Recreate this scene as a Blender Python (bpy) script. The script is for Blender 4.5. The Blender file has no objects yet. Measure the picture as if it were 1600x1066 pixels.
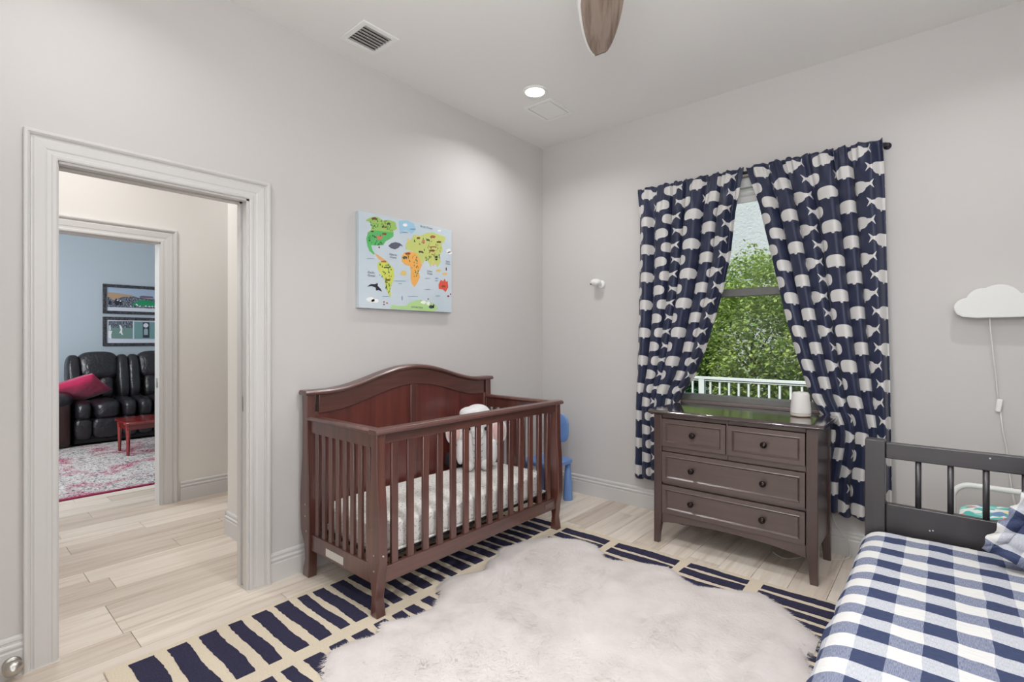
import bpy, bmesh, math, random
import numpy as np
from mathutils import Vector, Matrix, noise as mnoise

S = bpy.context.scene
COL = S.collection
rnd = random.Random(7)
PI = math.pi

# ------------------------------------------------------------------ camera, world, sun, lights, exposure
F_PX, CX, HY, CAMH = 782.0, 800.0, 530.0, 1.32
CAM = Vector((2.762, -3.648, CAMH))
RIGHT = Vector((0.7588, 0.6513, 0)).normalized()
FWD = Vector((-0.6513, 0.7588, 0)).normalized()
cd = bpy.data.cameras.new('camera')
co = bpy.data.objects.new('camera', cd); COL.objects.link(co)
cd.sensor_fit = 'HORIZONTAL'; cd.sensor_width = 36.0; cd.lens = 36.0 * F_PX / 1600.0
cd.shift_y = -3.0 / 1600.0
cd.clip_start = 0.02
m = Matrix((RIGHT, Vector((0, 0, 1)), -FWD)).transposed().to_4x4(); m.translation = CAM
co.matrix_world = m
S.camera = co

w = bpy.data.worlds.new('sky_world'); S.world = w; w.use_nodes = True
wn = w.node_tree; wn.nodes.clear()
sky = wn.nodes.new('ShaderNodeTexSky'); sky.sky_type = 'NISHITA'; sky.sun_disc = False
sky.sun_elevation = math.radians(52); sky.sun_rotation = math.radians(200)
bg = wn.nodes.new('ShaderNodeBackground'); bg.inputs[1].default_value = 0.17
wo = wn.nodes.new('ShaderNodeOutputWorld')
wn.links.new(sky.outputs[0], bg.inputs[0]); wn.links.new(bg.outputs[0], wo.inputs[0])

def lamp(name, kind, loc, power, color=(1, 1, 1), size=0.1, size_y=None, aim=None, shape=None):
    l = bpy.data.lights.new(name, kind); l.energy = power; l.color = color
    if kind == 'AREA':
        l.shape = shape or ('RECTANGLE' if size_y else 'DISK'); l.size = size
        if size_y: l.size_y = size_y
    elif kind != 'SUN': l.shadow_soft_size = size
    o = bpy.data.objects.new(name, l); COL.objects.link(o); o.location = loc
    if aim is not None:
        o.rotation_euler = (Vector(aim) - Vector(loc)).to_track_quat('-Z', 'Y').to_euler()
    return o
sun = lamp('sun', 'SUN', (0, -5, 10), 3.9, (1.0, 0.95, 0.86), aim=(2.0, 1.6, 3.0))
sun.data.angle = 0.02
DOWNLIGHTS = [(0.607, -0.891), (3.0, -0.95), (0.607, -3.35), (3.0, -3.3)]
WARM = (0.97, 0.985, 1.0)
for i, (x, y) in enumerate(DOWNLIGHTS):
    lamp('downlight_lamp', 'AREA', (x, y, 3.030), (8.0, 6.5, 4.5, 6.5)[i], WARM, 0.13, aim=(x, y, 0)).data.spread = 2.5
# downward fill added below the ceiling fan to brighten the floor
lamp('overhead_fill', 'AREA', (1.98, -2.31, 2.585), 20, WARM, 0.22, aim=(1.98, -2.31, 0)).data.spread = 2.6
# soft daylight fill added behind the camera; that wall has no window
lamp('rear_fill', 'AREA', (2.5, -4.22, 1.75), 34, (0.90, 0.95, 1.0), 2.0, 1.9, aim=(1.9, 0, 1.5))
lamp('right_fill', 'AREA', (3.68, -2.6, 1.9), 9, (0.90, 0.95, 1.0), 1.4, 1.4, aim=(0, -2.3, 1.6))  # second added fill, in front of the unseen right wall
# ambient fill added near the camera, aimed up to bounce off the ceiling
lamp('ceiling_bounce_fill', 'AREA', (2.55, -3.3, 1.9), 24, (0.98, 0.985, 1.0), 0.9, aim=(2.2, -2.6, 3.05))
# hallway fixture and a window-like area light added for the far blue room's daylight
lamp('hall_lamp', 'AREA', (-1.1, -3.1, 3.0), 19, (0.98, 0.98, 1.0), 0.5, aim=(-1.1, -3.1, 0))
lamp('hall_lamp_end', 'AREA', (-1.35, -1.5, 3.0), 9, (0.98, 0.98, 1.0), 0.5, aim=(-1.35, -1.5, 0))
lamp('far_room_daylight_fill', 'AREA', (-3.9, -4.15, 1.7), 92, (0.93, 0.97, 1.0), 1.8, 1.6, aim=(-4.4, -1.5, 1.1))
S.view_settings.view_transform = 'Standard'
S.view_settings.look = 'None'
S.view_settings.gamma = 1.0
S.view_settings.use_curve_mapping = False
S.view_settings.exposure = 0.0

# ------------------------------------------------------------------ node helpers
def srgb(r, g, b, a=1.0):
    f = lambda c: ((c / 255.0) / 12.92) if c / 255.0 <= 0.04045 else (((c / 255.0) + 0.055) / 1.055) ** 2.4
    return (f(r), f(g), f(b), a)

class E:
    """a small expression wrapper: arithmetic on E builds Math nodes"""
    def __init__(s, nt, v): s.nt, s.v = nt, v
    def _op(s, op, *xs, clamp=False):
        n = s.nt.nodes.new('ShaderNodeMath'); n.operation = op; n.use_clamp = clamp
        for i, x in enumerate(xs):
            x = x.v if isinstance(x, E) else x
            if isinstance(x, (int, float)): n.inputs[i].default_value = x
            else: s.nt.links.new(x, n.inputs[i])
        return E(s.nt, n.outputs[0])
    def __add__(a, b): return a._op('ADD', a, b)
    __radd__ = __add__
    def __sub__(a, b): return a._op('SUBTRACT', a, b)
    def __rsub__(a, b): return a._op('SUBTRACT', b, a)
    def __mul__(a, b): return a._op('MULTIPLY', a, b)
    __rmul__ = __mul__
    def __truediv__(a, b): return a._op('DIVIDE', a, b)
    def __lt__(a, b): return a._op('LESS_THAN', a, b)
    def __gt__(a, b): return a._op('GREATER_THAN', a, b)
    def abs(a): return a._op('ABSOLUTE', a)
    def floor(a): return a._op('FLOOR', a)
    def fract(a): return a._op('FRACT', a)
    def pow(a, b): return a._op('POWER', a, b)
    def max(a, b): return a._op('MAXIMUM', a, b)
    def min(a, b): return a._op('MINIMUM', a, b)
    def mod(a, b): return a._op('FLOORED_MODULO', a, b)
    def sin(a): return a._op('SINE', a)

class Mat:
    def __init__(s, name, base=(.8, .8, .8, 1), rough=.5, metal=0.0, spec=None, coat=0.0):
        s.m = bpy.data.materials.new(name); s.m.use_nodes = True
        s.nt = s.m.node_tree
        s.b = next(n for n in s.nt.nodes if n.type == 'BSDF_PRINCIPLED')
        s.b.inputs['Base Color'].default_value = base
        s.b.inputs['Roughness'].default_value = rough
        s.b.inputs['Metallic'].default_value = metal
        if spec is not None: s.b.inputs['Specular IOR Level'].default_value = spec
        if coat: s.b.inputs['Coat Weight'].default_value = coat; s.b.inputs['Coat Roughness'].default_value = 0.12
    def n(s, t): return s.nt.nodes.new(t)
    def l(s, a, b): s.nt.links.new(a, b)
    def coord(s, kind='Object', scale=(1, 1, 1), loc=(0, 0, 0), rot=(0, 0, 0)):
        if kind == 'World': src = s.n('ShaderNodeNewGeometry').outputs['Position']
        else: src = s.n('ShaderNodeTexCoord').outputs[kind]
        mp = s.n('ShaderNodeMapping'); s.l(src, mp.inputs[0])
        mp.inputs['Scale'].default_value = scale; mp.inputs['Location'].default_value = loc; mp.inputs['Rotation'].default_value = rot
        return mp.outputs[0]
    def noise(s, vec, scale=5, detail=3, rough=.5, dist=0):
        t = s.n('ShaderNodeTexNoise'); s.l(vec, t.inputs['Vector'])
        t.inputs['Scale'].default_value = scale; t.inputs['Detail'].default_value = detail
        t.inputs['Roughness'].default_value = rough; t.inputs['Distortion'].default_value = dist
        return t.outputs['Fac']
    def voronoi(s, vec, scale=5, out='Distance', feature='F1'):
        t = s.n('ShaderNodeTexVoronoi'); t.feature = feature; s.l(vec, t.inputs['Vector']); t.inputs['Scale'].default_value = scale
        return t.outputs[out]
    def ramp(s, fac, stops, interp='LINEAR'):
        r = s.n('ShaderNodeValToRGB'); s.l(fac, r.inputs[0]); cr = r.color_ramp; cr.interpolation = interp
        while len(cr.elements) < len(stops): cr.elements.new(0.5)
        for e, (p, c) in zip(cr.elements, stops): e.position = p; e.color = c
        return r.outputs[0]
    def mix(s, fac, a, b, mode='MIX'):
        x = s.n('ShaderNodeMix'); x.data_type = 'RGBA'; x.blend_type = mode
        for sock, v in ((x.inputs[0], fac), (x.inputs[6], a), (x.inputs[7], b)):
            if isinstance(v, E): v = v.v
            if isinstance(v, (int, float)): sock.default_value = v
            elif isinstance(v, tuple): sock.default_value = v
            else: s.l(v, sock)
        return x.outputs[2]
    def color(s, sock): s.l(sock, s.b.inputs['Base Color']); return s
    def bump(s, h, strength=.3, dist=.01):
        b = s.n('ShaderNodeBump'); b.inputs['Strength'].default_value = strength; b.inputs['Distance'].default_value = dist
        s.l(h.v if isinstance(h, E) else h, b.inputs['Height']); s.l(b.outputs[0], s.b.inputs['Normal']); return s

def plain(name, c, rough=.5, **k): return Mat(name, srgb(*c), rough, **k).m

def paint(name, c, rough=.85, sc=160, st=.12):
    a = Mat(name, srgb(*c), rough, spec=.3)
    v = a.coord('World'); a.bump(a.noise(v, sc, 3), st, .002); return a.m
M = {}
M['wall'] = paint('wall_paint', (204, 200, 197))
M['ceil'] = paint('ceiling_paint', (232, 230, 227), sc=70, st=.25)
M['hall'] = paint('hall_paint', (224, 220, 213))
M['blue'] = paint('blue_wall_paint', (180, 191, 199))
M['trim'] = Mat('trim_white', srgb(209, 206, 203), .38).m
M['white'] = plain('white_plastic', (235, 234, 231), .4)
M['nickel'] = plain('brushed_nickel', (190, 186, 178), .28, metal=1.0)
M['chrome'] = plain('steel_bolt', (200, 198, 195), .25, metal=1.0)
M['black'] = plain('black_fabric', (22, 21, 24), .8)
M['caulk'] = plain('caulk_line', (214, 206, 194), .6)

def plank_mat():
    a = Mat('pale_oak_plank', rough=.42)
    oi = a.n('ShaderNodeObjectInfo').outputs['Random']
    cmb = a.n('ShaderNodeCombineXYZ'); r = E(a.nt, oi)
    for i, k in enumerate((37.0, 53.0, 11.0)): a.l((r * k).v, cmb.inputs[i])
    g = a.n('ShaderNodeNewGeometry').outputs['Position']
    ad = a.n('ShaderNodeVectorMath'); ad.operation = 'ADD'; a.l(g, ad.inputs[0]); a.l(cmb.outputs[0], ad.inputs[1])
    mp = a.n('ShaderNodeMapping'); a.l(ad.outputs[0], mp.inputs[0]); mp.inputs['Scale'].default_value = (14, .8, 1)
    s1 = a.noise(mp.outputs[0], 1.3, 5, .6, .6)
    mp2 = a.n('ShaderNodeMapping'); a.l(ad.outputs[0], mp2.inputs[0]); mp2.inputs['Scale'].default_value = (160, 5, 1)
    s2 = a.noise(mp2.outputs[0], 1.0, 3, .6)
    c = a.ramp(s1, [(0.28, srgb(206, 191, 177)), (0.46, srgb(231, 221, 210)), (0.62, srgb(240, 232, 223)), (0.8, srgb(217, 205, 193))])
    c = a.mix(.12, c, a.ramp(s2, [(.3, srgb(150, 135, 120)), (.7, srgb(255, 250, 240))]), 'MULTIPLY')
    tint = a.ramp(oi, [(0, srgb(226, 219, 212)), (.5, srgb(244, 240, 235)), (1, srgb(255, 252, 248))])
    c = a.mix(1.0, c, tint, 'MULTIPLY')
    a.color(c); a.bump(s2, .06, .002); return a.m
M['plank'] = plank_mat()
M['subfloor'] = plain('plank_joint', (120, 108, 96), .8)

def wood(name, dark, light, rough=.28, axis=2, coat=.25, scale=1.0):
    a = Mat(name, rough=rough, coat=coat, spec=1.0); a.b.inputs['Coat Roughness'].default_value = .3 if rough > .2 else .1
    sc = [30 * scale] * 3; sc[axis] = 1.6 * scale
    v = a.coord('Object', tuple(sc)); f = a.noise(v, 1.0, 4, .6, .4)
    v2 = a.coord('Object', (2, 2, 2)); f2 = a.noise(v2, 1.5, 2)
    c = a.ramp(f, [(.3, srgb(*dark)), (.7, srgb(*light))])
    c = a.mix(.35, c, a.ramp(f2, [(.3, srgb(170, 160, 160)), (.7, srgb(255, 255, 255))]), 'MULTIPLY')
    a.color(c); a.bump(f, .04, .001); return a.m
M['crib'] = wood('cherry_brown_wood', (74, 36, 29), (110, 61, 49), .34, 2, .5)
M['crib_h'] = wood('cherry_brown_rail', (72, 37, 30), (106, 61, 50), .32, 1, .5)
M['crib_panel'] = wood('cherry_red_panel', (84, 34, 28), (118, 54, 44), .34, 2, .3)
M['dresser'] = wood('espresso_wood_glare', (84, 66, 61), (96, 78, 72), .38, 0, .5)  # dresser fronts lightened: glare from the room is put into the colour
M['dresser_v'] = wood('espresso_wood_upright', (64, 42, 38), (78, 55, 50), .38, 2, .5)  # same wood kept darker, without the glare painted into the fronts
M['dresser_top'] = wood('espresso_polished_top', (50, 36, 33), (62, 45, 42), .10, 0, .9)
M['bed'] = wood('black_brown_wood', (44, 38, 40), (56, 50, 51), .42, 0, .2)
M['bed_v'] = wood('black_brown_post', (46, 42, 44), (58, 53, 55), .42, 2, .2)
M['cherry'] = wood('red_cherry_wood', (110, 18, 16), (150, 34, 28), .2, 1, .5)

def whale_fabric():
    """navy cloth printed with rows of white whales; UV in metres"""
    a = Mat('whale_print_fabric', rough=.55); nt = a.nt
    uvn = a.n('ShaderNodeUVMap'); uvn.uv_map = 'UVMap'
    sp = a.n('ShaderNodeSeparateXYZ'); a.l(uvn.outputs[0], sp.inputs[0])
    u, v = E(nt, sp.outputs[0]), E(nt, sp.outputs[1])
    P, R = 0.275, 0.105
    def row(flip, du, dv):
        y = (v + dv).mod(2 * R) - R
        x = (u + du).mod(P) - P / 2
        if flip: x = x * -1.0
        # local frame: head at -x, tail at +x
        xb, yb = (x + 0.022) / 0.066, y / 0.0385
        body = (xb.abs().pow(2.8) + yb.abs().pow(2.8)) < 1.0
        flat = y > -0.033
        body = body * flat
        t = (x - 0.0) / 0.078
        cy = t * t * 0.012
        half = 0.037 - t.max(0.0).pow(0.8) * 0.033
        taper = ((y - cy).abs() < half) * (x > 0.0) * (x < 0.078)
        fx = (x - 0.056)
        fl = ((y - 0.010).abs() < fx * 0.75) * ((y - 0.010).abs() > (x - 0.080) * 1.9) * (x > 0.060) * (x < 0.093)
        fin = ((x + 0.012).abs() < 0.010) * (y < -0.03) * (y > -0.043 + 0.0) * ((x + 0.012) > (y + 0.044) * -0.6)
        return body.max(taper).max(fl).max(fin)
    k = row(False, 0.0, 0.0).max(row(True, P / 2, R))
    wv = a.coord('UV', (900, 900, 1)); wn_ = a.noise(wv, 1, 1)
    c = a.mix(k, srgb(36, 43, 72), srgb(222, 219, 216))
    c = a.mix(.10, c, a.ramp(wn_, [(.3, (0.4, 0.4, 0.4, 1)), (.7, (1, 1, 1, 1))]), 'MULTIPLY')
    a.color(c)
    a.b.inputs['Sheen Weight'].default_value = .15
    a.b.inputs['Roughness'].default_value = .42
    # a little daylight passes through the cloth
    tr = a.n('ShaderNodeBsdfTranslucent'); a.l(c, tr.inputs[0])
    mx = a.n('ShaderNodeMixShader'); mx.inputs[0].default_value = .12
    out = next(n for n in nt.nodes if n.type == 'OUTPUT_MATERIAL')
    a.l(a.b.outputs[0], mx.inputs[1]); a.l(tr.outputs[0], mx.inputs[2]); a.l(mx.outputs[0], out.inputs[0])
    return a.m
M['whale'] = whale_fabric()

def gingham(name, du=0.0, dv=0.0):
    a = Mat(name, rough=.85, spec=.2); nt = a.nt
    uvn = a.n('ShaderNodeUVMap'); uvn.uv_map = 'UVMap'
    nz = a.n('ShaderNodeTexNoise'); a.l(uvn.outputs[0], nz.inputs['Vector']); nz.inputs['Scale'].default_value = 9
    sc = a.n('ShaderNodeVectorMath'); sc.operation = 'SCALE'; a.l(nz.outputs['Color'], sc.inputs[0]); sc.inputs['Scale'].default_value = .012
    ad = a.n('ShaderNodeVectorMath'); ad.operation = 'ADD'; a.l(uvn.outputs[0], ad.inputs[0]); a.l(sc.outputs[0], ad.inputs[1])
    sp = a.n('ShaderNodeSeparateXYZ'); a.l(ad.outputs[0], sp.inputs[0])
    u, v = E(nt, sp.outputs[0]), E(nt, sp.outputs[1])
    W = 0.07
    su = (u + du).mod(2 * W) < W
    sv = (v + dv).mod(2 * W) < W
    t1 = a.noise(a.coord('UV', (700, 60, 1)), 1, 2); t2 = a.noise(a.coord('UV', (60, 500, 1)), 1, 2)
    white, navy = srgb(214, 212, 209), srgb(58, 68, 100)
    cu = a.mix(su, white, a.ramp(t1, [(.25, srgb(166, 168, 176)), (.75, srgb(202, 203, 208))]))
    cv = a.mix(sv, white, a.ramp(t1, [(.3, srgb(100, 106, 130)), (.7, srgb(148, 153, 170))]))
    both = a.ramp(t2, [(.3, srgb(52, 60, 88)), (.7, srgb(68, 76, 106))])
    c = a.mix(sv, cu, cv); c = a.mix(su * sv, c, both)
    a.color(c); a.bump(E(nt, t2) * .3 + E(nt, a.noise(a.coord('UV', (26, 60, 1)), 1, 3)), .5, .006); return a.m
M['plaid'] = gingham('blue_white_gingham', 0.012, 0.02)
M['plaid_p'] = gingham('gingham_pillow_cloth', 0.03, 0.0)

def leather():
    a = Mat('black_leather', srgb(34, 32, 36), .3, spec=.6)
    v = a.coord('World', (1, 1, 1)); f = a.noise(v, 9, 4, .6, .8)
    a.bump(f, .5, .03); return a.m
M['leather'] = leather()
a = Mat('crimson_velvet', srgb(178, 18, 78), .8); a.b.inputs['Sheen Weight'].default_value = .5
a.bump(a.noise(a.coord('World'), 14, 3), .5, .02); M['crimson'] = a.m

def oriental():
    a = Mat('faded_oriental_rug', rough=.95, spec=.1)
    v = a.coord('World')
    f = a.noise(v, 26, 4, .7, 1.5); g = a.noise(v, 2.6, 3, .6, .6); h = a.noise(v, 34, 3, .7, 2.2)
    c = a.ramp(f, [(.42, srgb(84, 82, 88)), (.48, srgb(196, 190, 188)), (.56, srgb(216, 210, 205)), (.63, srgb(112, 104, 110))])
    red = a.ramp(h, [(.48, srgb(146, 50, 84)), (.54, srgb(210, 200, 198))], 'CONSTANT')
    msk = a.ramp(g, [(.40, (1, 1, 1, 1)), (.50, (0, 0, 0, 1))])
    a.color(a.mix(msk, c, red)); return a.m
M['oriental'] = oriental()
M['maroon'] = plain('maroon_binding', (140, 30, 70), .9)

def pile(name, c1, c2, sc=260):
    a = Mat(name, rough=.97, spec=.05); v = a.coord('World'); f = a.noise(v, sc, 2, .7)
    a.color(a.ramp(f, [(.3, srgb(*c1)), (.7, srgb(*c2))])); a.bump(f, .6, .004); return a.m
M['rug_cream'] = pile('cream_wool_pile', (202, 188, 166), (228, 214, 192))
M['rug_navy'] = pile('navy_wool_pile', (44, 43, 62), (66, 64, 84))
a = Mat('white_sheepskin', rough=.9, spec=.1); v = a.coord('World'); f = a.noise(v, 5, 4, .6)
a.color(a.ramp(f, [(.3, srgb(206, 196, 191)), (.6, srgb(218, 210, 206))])); a.b.inputs['Sheen Weight'].default_value = .3
a.bump(a.noise(v, 60, 3, .6, .5), .35, .01); M['fur'] = a.m
a = Mat('printed_crib_sheet', rough=.85); v = a.coord('World', (1, 1, 1)); f = a.noise(v, 85, 2, .5, .6)
a.color(a.ramp(f, [(.34, srgb(176, 174, 172)), (.42, srgb(236, 232, 226)), (1, srgb(240, 236, 230))])); a.bump(a.noise(v, 10, 2), .3, .02); M['sheet'] = a.m
a = Mat('plush_grey_white', srgb(232, 230, 229), .95); a.b.inputs['Sheen Weight'].default_value = .6
a.bump(a.noise(a.coord('World'), 240, 2), .5, .004); M['plush'] = a.m
M['pink'] = plain('pink_plush', (232, 192, 188), .95)
M['crease'] = plain('grey_stitching', (150, 150, 158), .9)
M['eye'] = plain('black_glossy_eye', (14, 14, 18), .15)
M['blue_plastic'] = plain('blue_plastic', (112, 148, 204), .38)
M['speaker'] = plain('light_grey_speaker', (216, 212, 208), .6)
M['speaker_base'] = plain('speaker_base_ring', (196, 184, 172), .5)
M['lamp_white'] = plain('matte_white_lamp', (226, 226, 222), .5)
M['cord'] = plain('white_cord', (225, 223, 218), .5)
M['knob'] = plain('dark_bronze_knob', (42, 32, 30), .18, metal=.6)
M['bronze'] = plain('grey_window_frame', (116, 116, 112), .45)
M['sillc'] = plain('taupe_window_sill', (118, 106, 102), .4)
M['rod'] = plain('dark_curtain_rod', (24, 26, 36), .35)
M['bolt_hole'] = plain('putty_dot', (214, 206, 200), .6)
M['label'] = plain('white_paper_label', (222, 218, 210), .6)
M['plaque'] = plain('grey_plaque', (120, 100, 94), .5)
M['vent_dark'] = plain('duct_inside', (40, 38, 37), .9)
M['louvre'] = plain('grey_louvre', (176, 174, 171), .5)
M['rail_white'] = plain('white_railing_paint', (232, 234, 232), .5)
a = Mat('stucco', srgb(206, 208, 210), .95); a.bump(a.noise(a.coord('World'), 16, 5, .7), .9, .04); M['stucco'] = a.m
a = Mat('lawn', rough=.95); a.color(a.ramp(a.noise(a.coord('World'), 8, 4), [(.3, srgb(66, 96, 44)), (.7, srgb(118, 146, 70))])); M['lawn'] = a.m
M['deck'] = plain('grey_deck', (150, 146, 140), .8)
M['bark'] = plain('tree_bark', (96, 80, 66), .9)
def leafmat(name, c1, c2):
    a = Mat(name, rough=.45); v = a.coord('World'); f = a.noise(v, 7, 2)
    c = a.ramp(f, [(.3, srgb(*c1)), (.7, srgb(*c2))]); a.color(c)
    tr = a.n('ShaderNodeBsdfTranslucent'); a.l(c, tr.inputs[0])
    mx = a.n('ShaderNodeMixShader'); mx.inputs[0].default_value = .35
    out = next(n for n in a.nt.nodes if n.type == 'OUTPUT_MATERIAL')
    a.l(a.b.outputs[0], mx.inputs[1]); a.l(tr.outputs[0], mx.inputs[2]); a.l(mx.outputs[0], out.inputs[0]); return a.m
M['leaf'] = leafmat('fresh_green_leaves', (124, 160, 78), (204, 214, 128))
M['leaf_dark'] = leafmat('deep_green_leaves', (60, 112, 86), (110, 160, 116))
a = Mat('window_glass'); nt = a.nt; nt.nodes.remove(a.b)
g1 = a.n('ShaderNodeBsdfGlossy'); g1.inputs['Roughness'].default_value = .02
t1 = a.n('ShaderNodeBsdfTransparent'); t1.inputs[0].default_value = (.95, .98, .97, 1)
fr = a.n('ShaderNodeFresnel'); fr.inputs[0].default_value = 1.45
mx = a.n('ShaderNodeMixShader'); a.l(fr.outputs[0], mx.inputs[0]); a.l(t1.outputs[0], mx.inputs[1]); a.l(g1.outputs[0], mx.inputs[2])
a.l(mx.outputs[0], next(n for n in nt.nodes if n.type == 'OUTPUT_MATERIAL').inputs[0]); M['glass'] = a.m
a = Mat('lit_diffuser', (1, 1, 1, 1)); a.b.inputs['Emission Color'].default_value = (1, .97, .93, 1); a.b.inputs['Emission Strength'].default_value = 6.0; M['lit'] = a.m
def fan_wood():
    a = Mat('grey_brown_fan_wood', rough=.5); v0 = a.coord('World', (1, 1, 1), rot=(0, 0, -math.atan2(.695, -.423))); mp = a.n('ShaderNodeMapping'); a.l(v0, mp.inputs[0]); mp.inputs['Scale'].default_value = (2.0, 26, 1); f = a.noise(mp.outputs[0], 1.6, 5, .6, .8)
    a.color(a.ramp(f, [(.3, srgb(112, 94, 82)), (.55, srgb(158, 140, 126)), (.75, srgb(134, 116, 104))])); return a.m
M['fan'] = fan_wood()
def quilt():
    a = Mat('colourful_quilt', rough=.9); v = a.coord('World'); col = a.voronoi(v, 26, 'Color'); f = a.noise(v, 18, 2)
    bw = a.n('ShaderNodeRGBToBW'); a.l(col, bw.inputs[0])
    a.color(a.ramp(bw.outputs[0], [(0, srgb(90, 190, 180)), (.35, srgb(150, 214, 204)), (.45, srgb(238, 238, 232)), (.62, srgb(238, 238, 232)), (.7, srgb(240, 150, 140)), (.78, srgb(120, 150, 190)), (.9, srgb(240, 226, 160))], 'CONSTANT')); return a.m
M['quilt'] = quilt()
def crowd():
    a = Mat('printed_crowd', rough=.4); v = a.coord('World'); f = a.noise(v, 60, 4, .8)
    a.color(a.ramp(f, [(.38, srgb(24, 28, 42)), (.5, srgb(74, 84, 100)), (.62, srgb(176, 180, 186))])); return a.m
M['crowd'] = crowd()

# ------------------------------------------------------------------ mesh helpers
class MB:
    def __init__(s): s.v = []; s.f = []; s.uv = None
    def add(s, vs, fs):
        o = len(s.v); s.v += [tuple(p) for p in vs]; s.f += [tuple(i + o for i in f) for f in fs]; return s
    def box(s, x0, x1, y0, y1, z0, z1):
        v = [(x, y, z) for z in (z0, z1) for y in (y0, y1) for x in (x0, x1)]
        return s.add(v, [(0, 2, 3, 1), (4, 5, 7, 6), (0, 1, 5, 4), (2, 6, 7, 3), (0, 4, 6, 2), (1, 3, 7, 5)])
    def prism(s, pts, axis, a0, a1):
        """2-D polygon extruded along axis; pts are the other two axes in order"""
        def mk(p, a):
            q = list(p); q.insert(axis, a); return tuple(q)
        n = len(pts)
        v = [mk(p, a0) for p in pts] + [mk(p, a1) for p in pts]
        return s.add(v, [tuple(range(n))[::-1], tuple(range(n, 2 * n))] + [(i, (i + 1) % n, n + (i + 1) % n, n + i) for i in range(n)])
    def frame(s, axis, a0, a1, u0, u1, v0, v1, w):
        """rectangular ring in the plane across axis"""
        def mk(u, v, a):
            q = [u, v]; q.insert(axis, a); return tuple(q)
        o = len(s.v)
        for a in (a0, a1):
            for (e) in (0, w):
                s.v += [mk(u0 + e, v0 + e, a), mk(u1 - e, v0 + e, a), mk(u1 - e, v1 - e, a), mk(u0 + e, v1 - e, a)]
        for i in range(4):
            j = (i + 1) % 4
            s.f += [(o + i, o + j, o + 4 + j, o + 4 + i), (o + 8 + i, o + 12 + i, o + 12 + j, o + 8 + j), (o + i, o + 8 + i, o + 8 + j, o + j), (o + 4 + i, o + 4 + j, o + 12 + j, o + 12 + i)]
        return s
    def lathe(s, prof, c=(0, 0, 0), n=32, axis=2):
        v = []; f = []
        for (r, h) in prof:
            for i in range(n):
                t = 2 * PI * i / n; p = [r * math.cos(t), r * math.sin(t)]; p.insert(axis, h)
                v.append((c[0] + p[0], c[1] + p[1], c[2] + p[2]))
        for j in range(len(prof) - 1):
            for i in range(n):
                k = (i + 1) % n; f.append((j * n + i, j * n + k, (j + 1) * n + k, (j + 1) * n + i))
        f.append(tuple(range(n))[::-1]); f.append(tuple((len(prof) - 1) * n + i for i in range(n)))
        return s.add(v, f)
    def tube(s, path, r, n=10):
        path = [Vector(p) for p in path]; v = []; f = []; prev = None
        for i, p in enumerate(path):
            d = (path[min(i + 1, len(path) - 1)] - path[max(i - 1, 0)]).normalized()
            a = prev if prev else (Vector((0, 0, 1)) if abs(d.z) < .9 else Vector((1, 0, 0)))
            s1 = (a - d * a.dot(d)).normalized(); prev = s1; s2 = d.cross(s1)
            rr = r[i] if isinstance(r, (list, tuple)) else r
            for k in range(n):
                t = 2 * PI * k / n; v.append(p + (s1 * math.cos(t) + s2 * math.sin(t)) * rr)
        for j in range(len(path) - 1):
            for k in range(n): f.append((j * n + k, j * n + (k + 1) % n, (j + 1) * n + (k + 1) % n, (j + 1) * n + k))
        f.append(tuple(range(n))[::-1]); f.append(tuple((len(path) - 1) * n + k for k in range(n)))
        return s.add(v, f)
    def puff(s, c, h, e=4.0, n=12, rot=None, fn=None):
        """rounded cushion: a superellipsoid from a subdivided cube"""
        c = Vector(c); idx = {}; vs = []; fs = []
        def key(a, b, cc):
            k = (a, b, cc)
            if k not in idx:
                p = Vector((2 * a / n - 1, 2 * b / n - 1, 2 * cc / n - 1))
                q = (abs(p.x) ** e + abs(p.y) ** e + abs(p.z) ** e) ** (1 / e)
                p = p / q * 1.0
                p = Vector((p.x * h[0], p.y * h[1], p.z * h[2]))
                if fn: p = fn(p)
                if rot: p = rot @ p
                idx[k] = len(vs); vs.append(c + p)
            return idx[k]
        for i in range(n):
            for j in range(n):
                fs.append((key(i, j, 0), key(i, j + 1, 0), key(i + 1, j + 1, 0), key(i + 1, j, 0)))
                fs.append((key(i, j, n), key(i + 1, j, n), key(i + 1, j + 1, n), key(i, j + 1, n)))
                fs.append((key(i, 0, j), key(i + 1, 0, j), key(i + 1, 0, j + 1), key(i, 0, j + 1)))
                fs.append((key(i, n, j), key(i, n, j + 1), key(i + 1, n, j + 1), key(i + 1, n, j)))
                fs.append((key(0, i, j), key(0, i, j + 1), key(0, i + 1, j + 1), key(0, i + 1, j)))
                fs.append((key(n, i, j), key(n, i + 1, j), key(n, i + 1, j + 1), key(n, i, j + 1)))
        return s.add(vs, fs)
    def build(s, name, mat, parent=None, bevel=0.0, smooth=False, seg=2, org=None, subsurf=0):
        """link as one mesh object; coordinates are world ones"""
        if parent is not None:
            o0 = Vector(parent['_org'])
        else:
            o0 = Vector(org) if org else Vector((0, 0, 0))
        me = bpy.data.meshes.new(name)
        me.from_pydata([Vector(p) - o0 for p in s.v], [], s.f)
        if s.uv:
            ul = me.uv_layers.new(name='UVMap')
            for li, l in enumerate(me.loops): ul.data[li].uv = s.uv[l.vertex_index]
        bm = bmesh.new(); bm.from_mesh(me)
        if not s.uv: bmesh.ops.recalc_face_normals(bm, faces=bm.faces)
        bm.to_mesh(me); bm.free()
        me.materials.append(mat)
        o = bpy.data.objects.new(name, me); COL.objects.link(o)
        if parent is not None: o.parent = parent
        else: o.location = o0
        o['_org'] = tuple(o0)
        if bevel:
            b = o.modifiers.new('bevel', 'BEVEL'); b.width = bevel; b.segments = seg; b.limit_method = 'ANGLE'; b.angle_limit = .6
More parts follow.
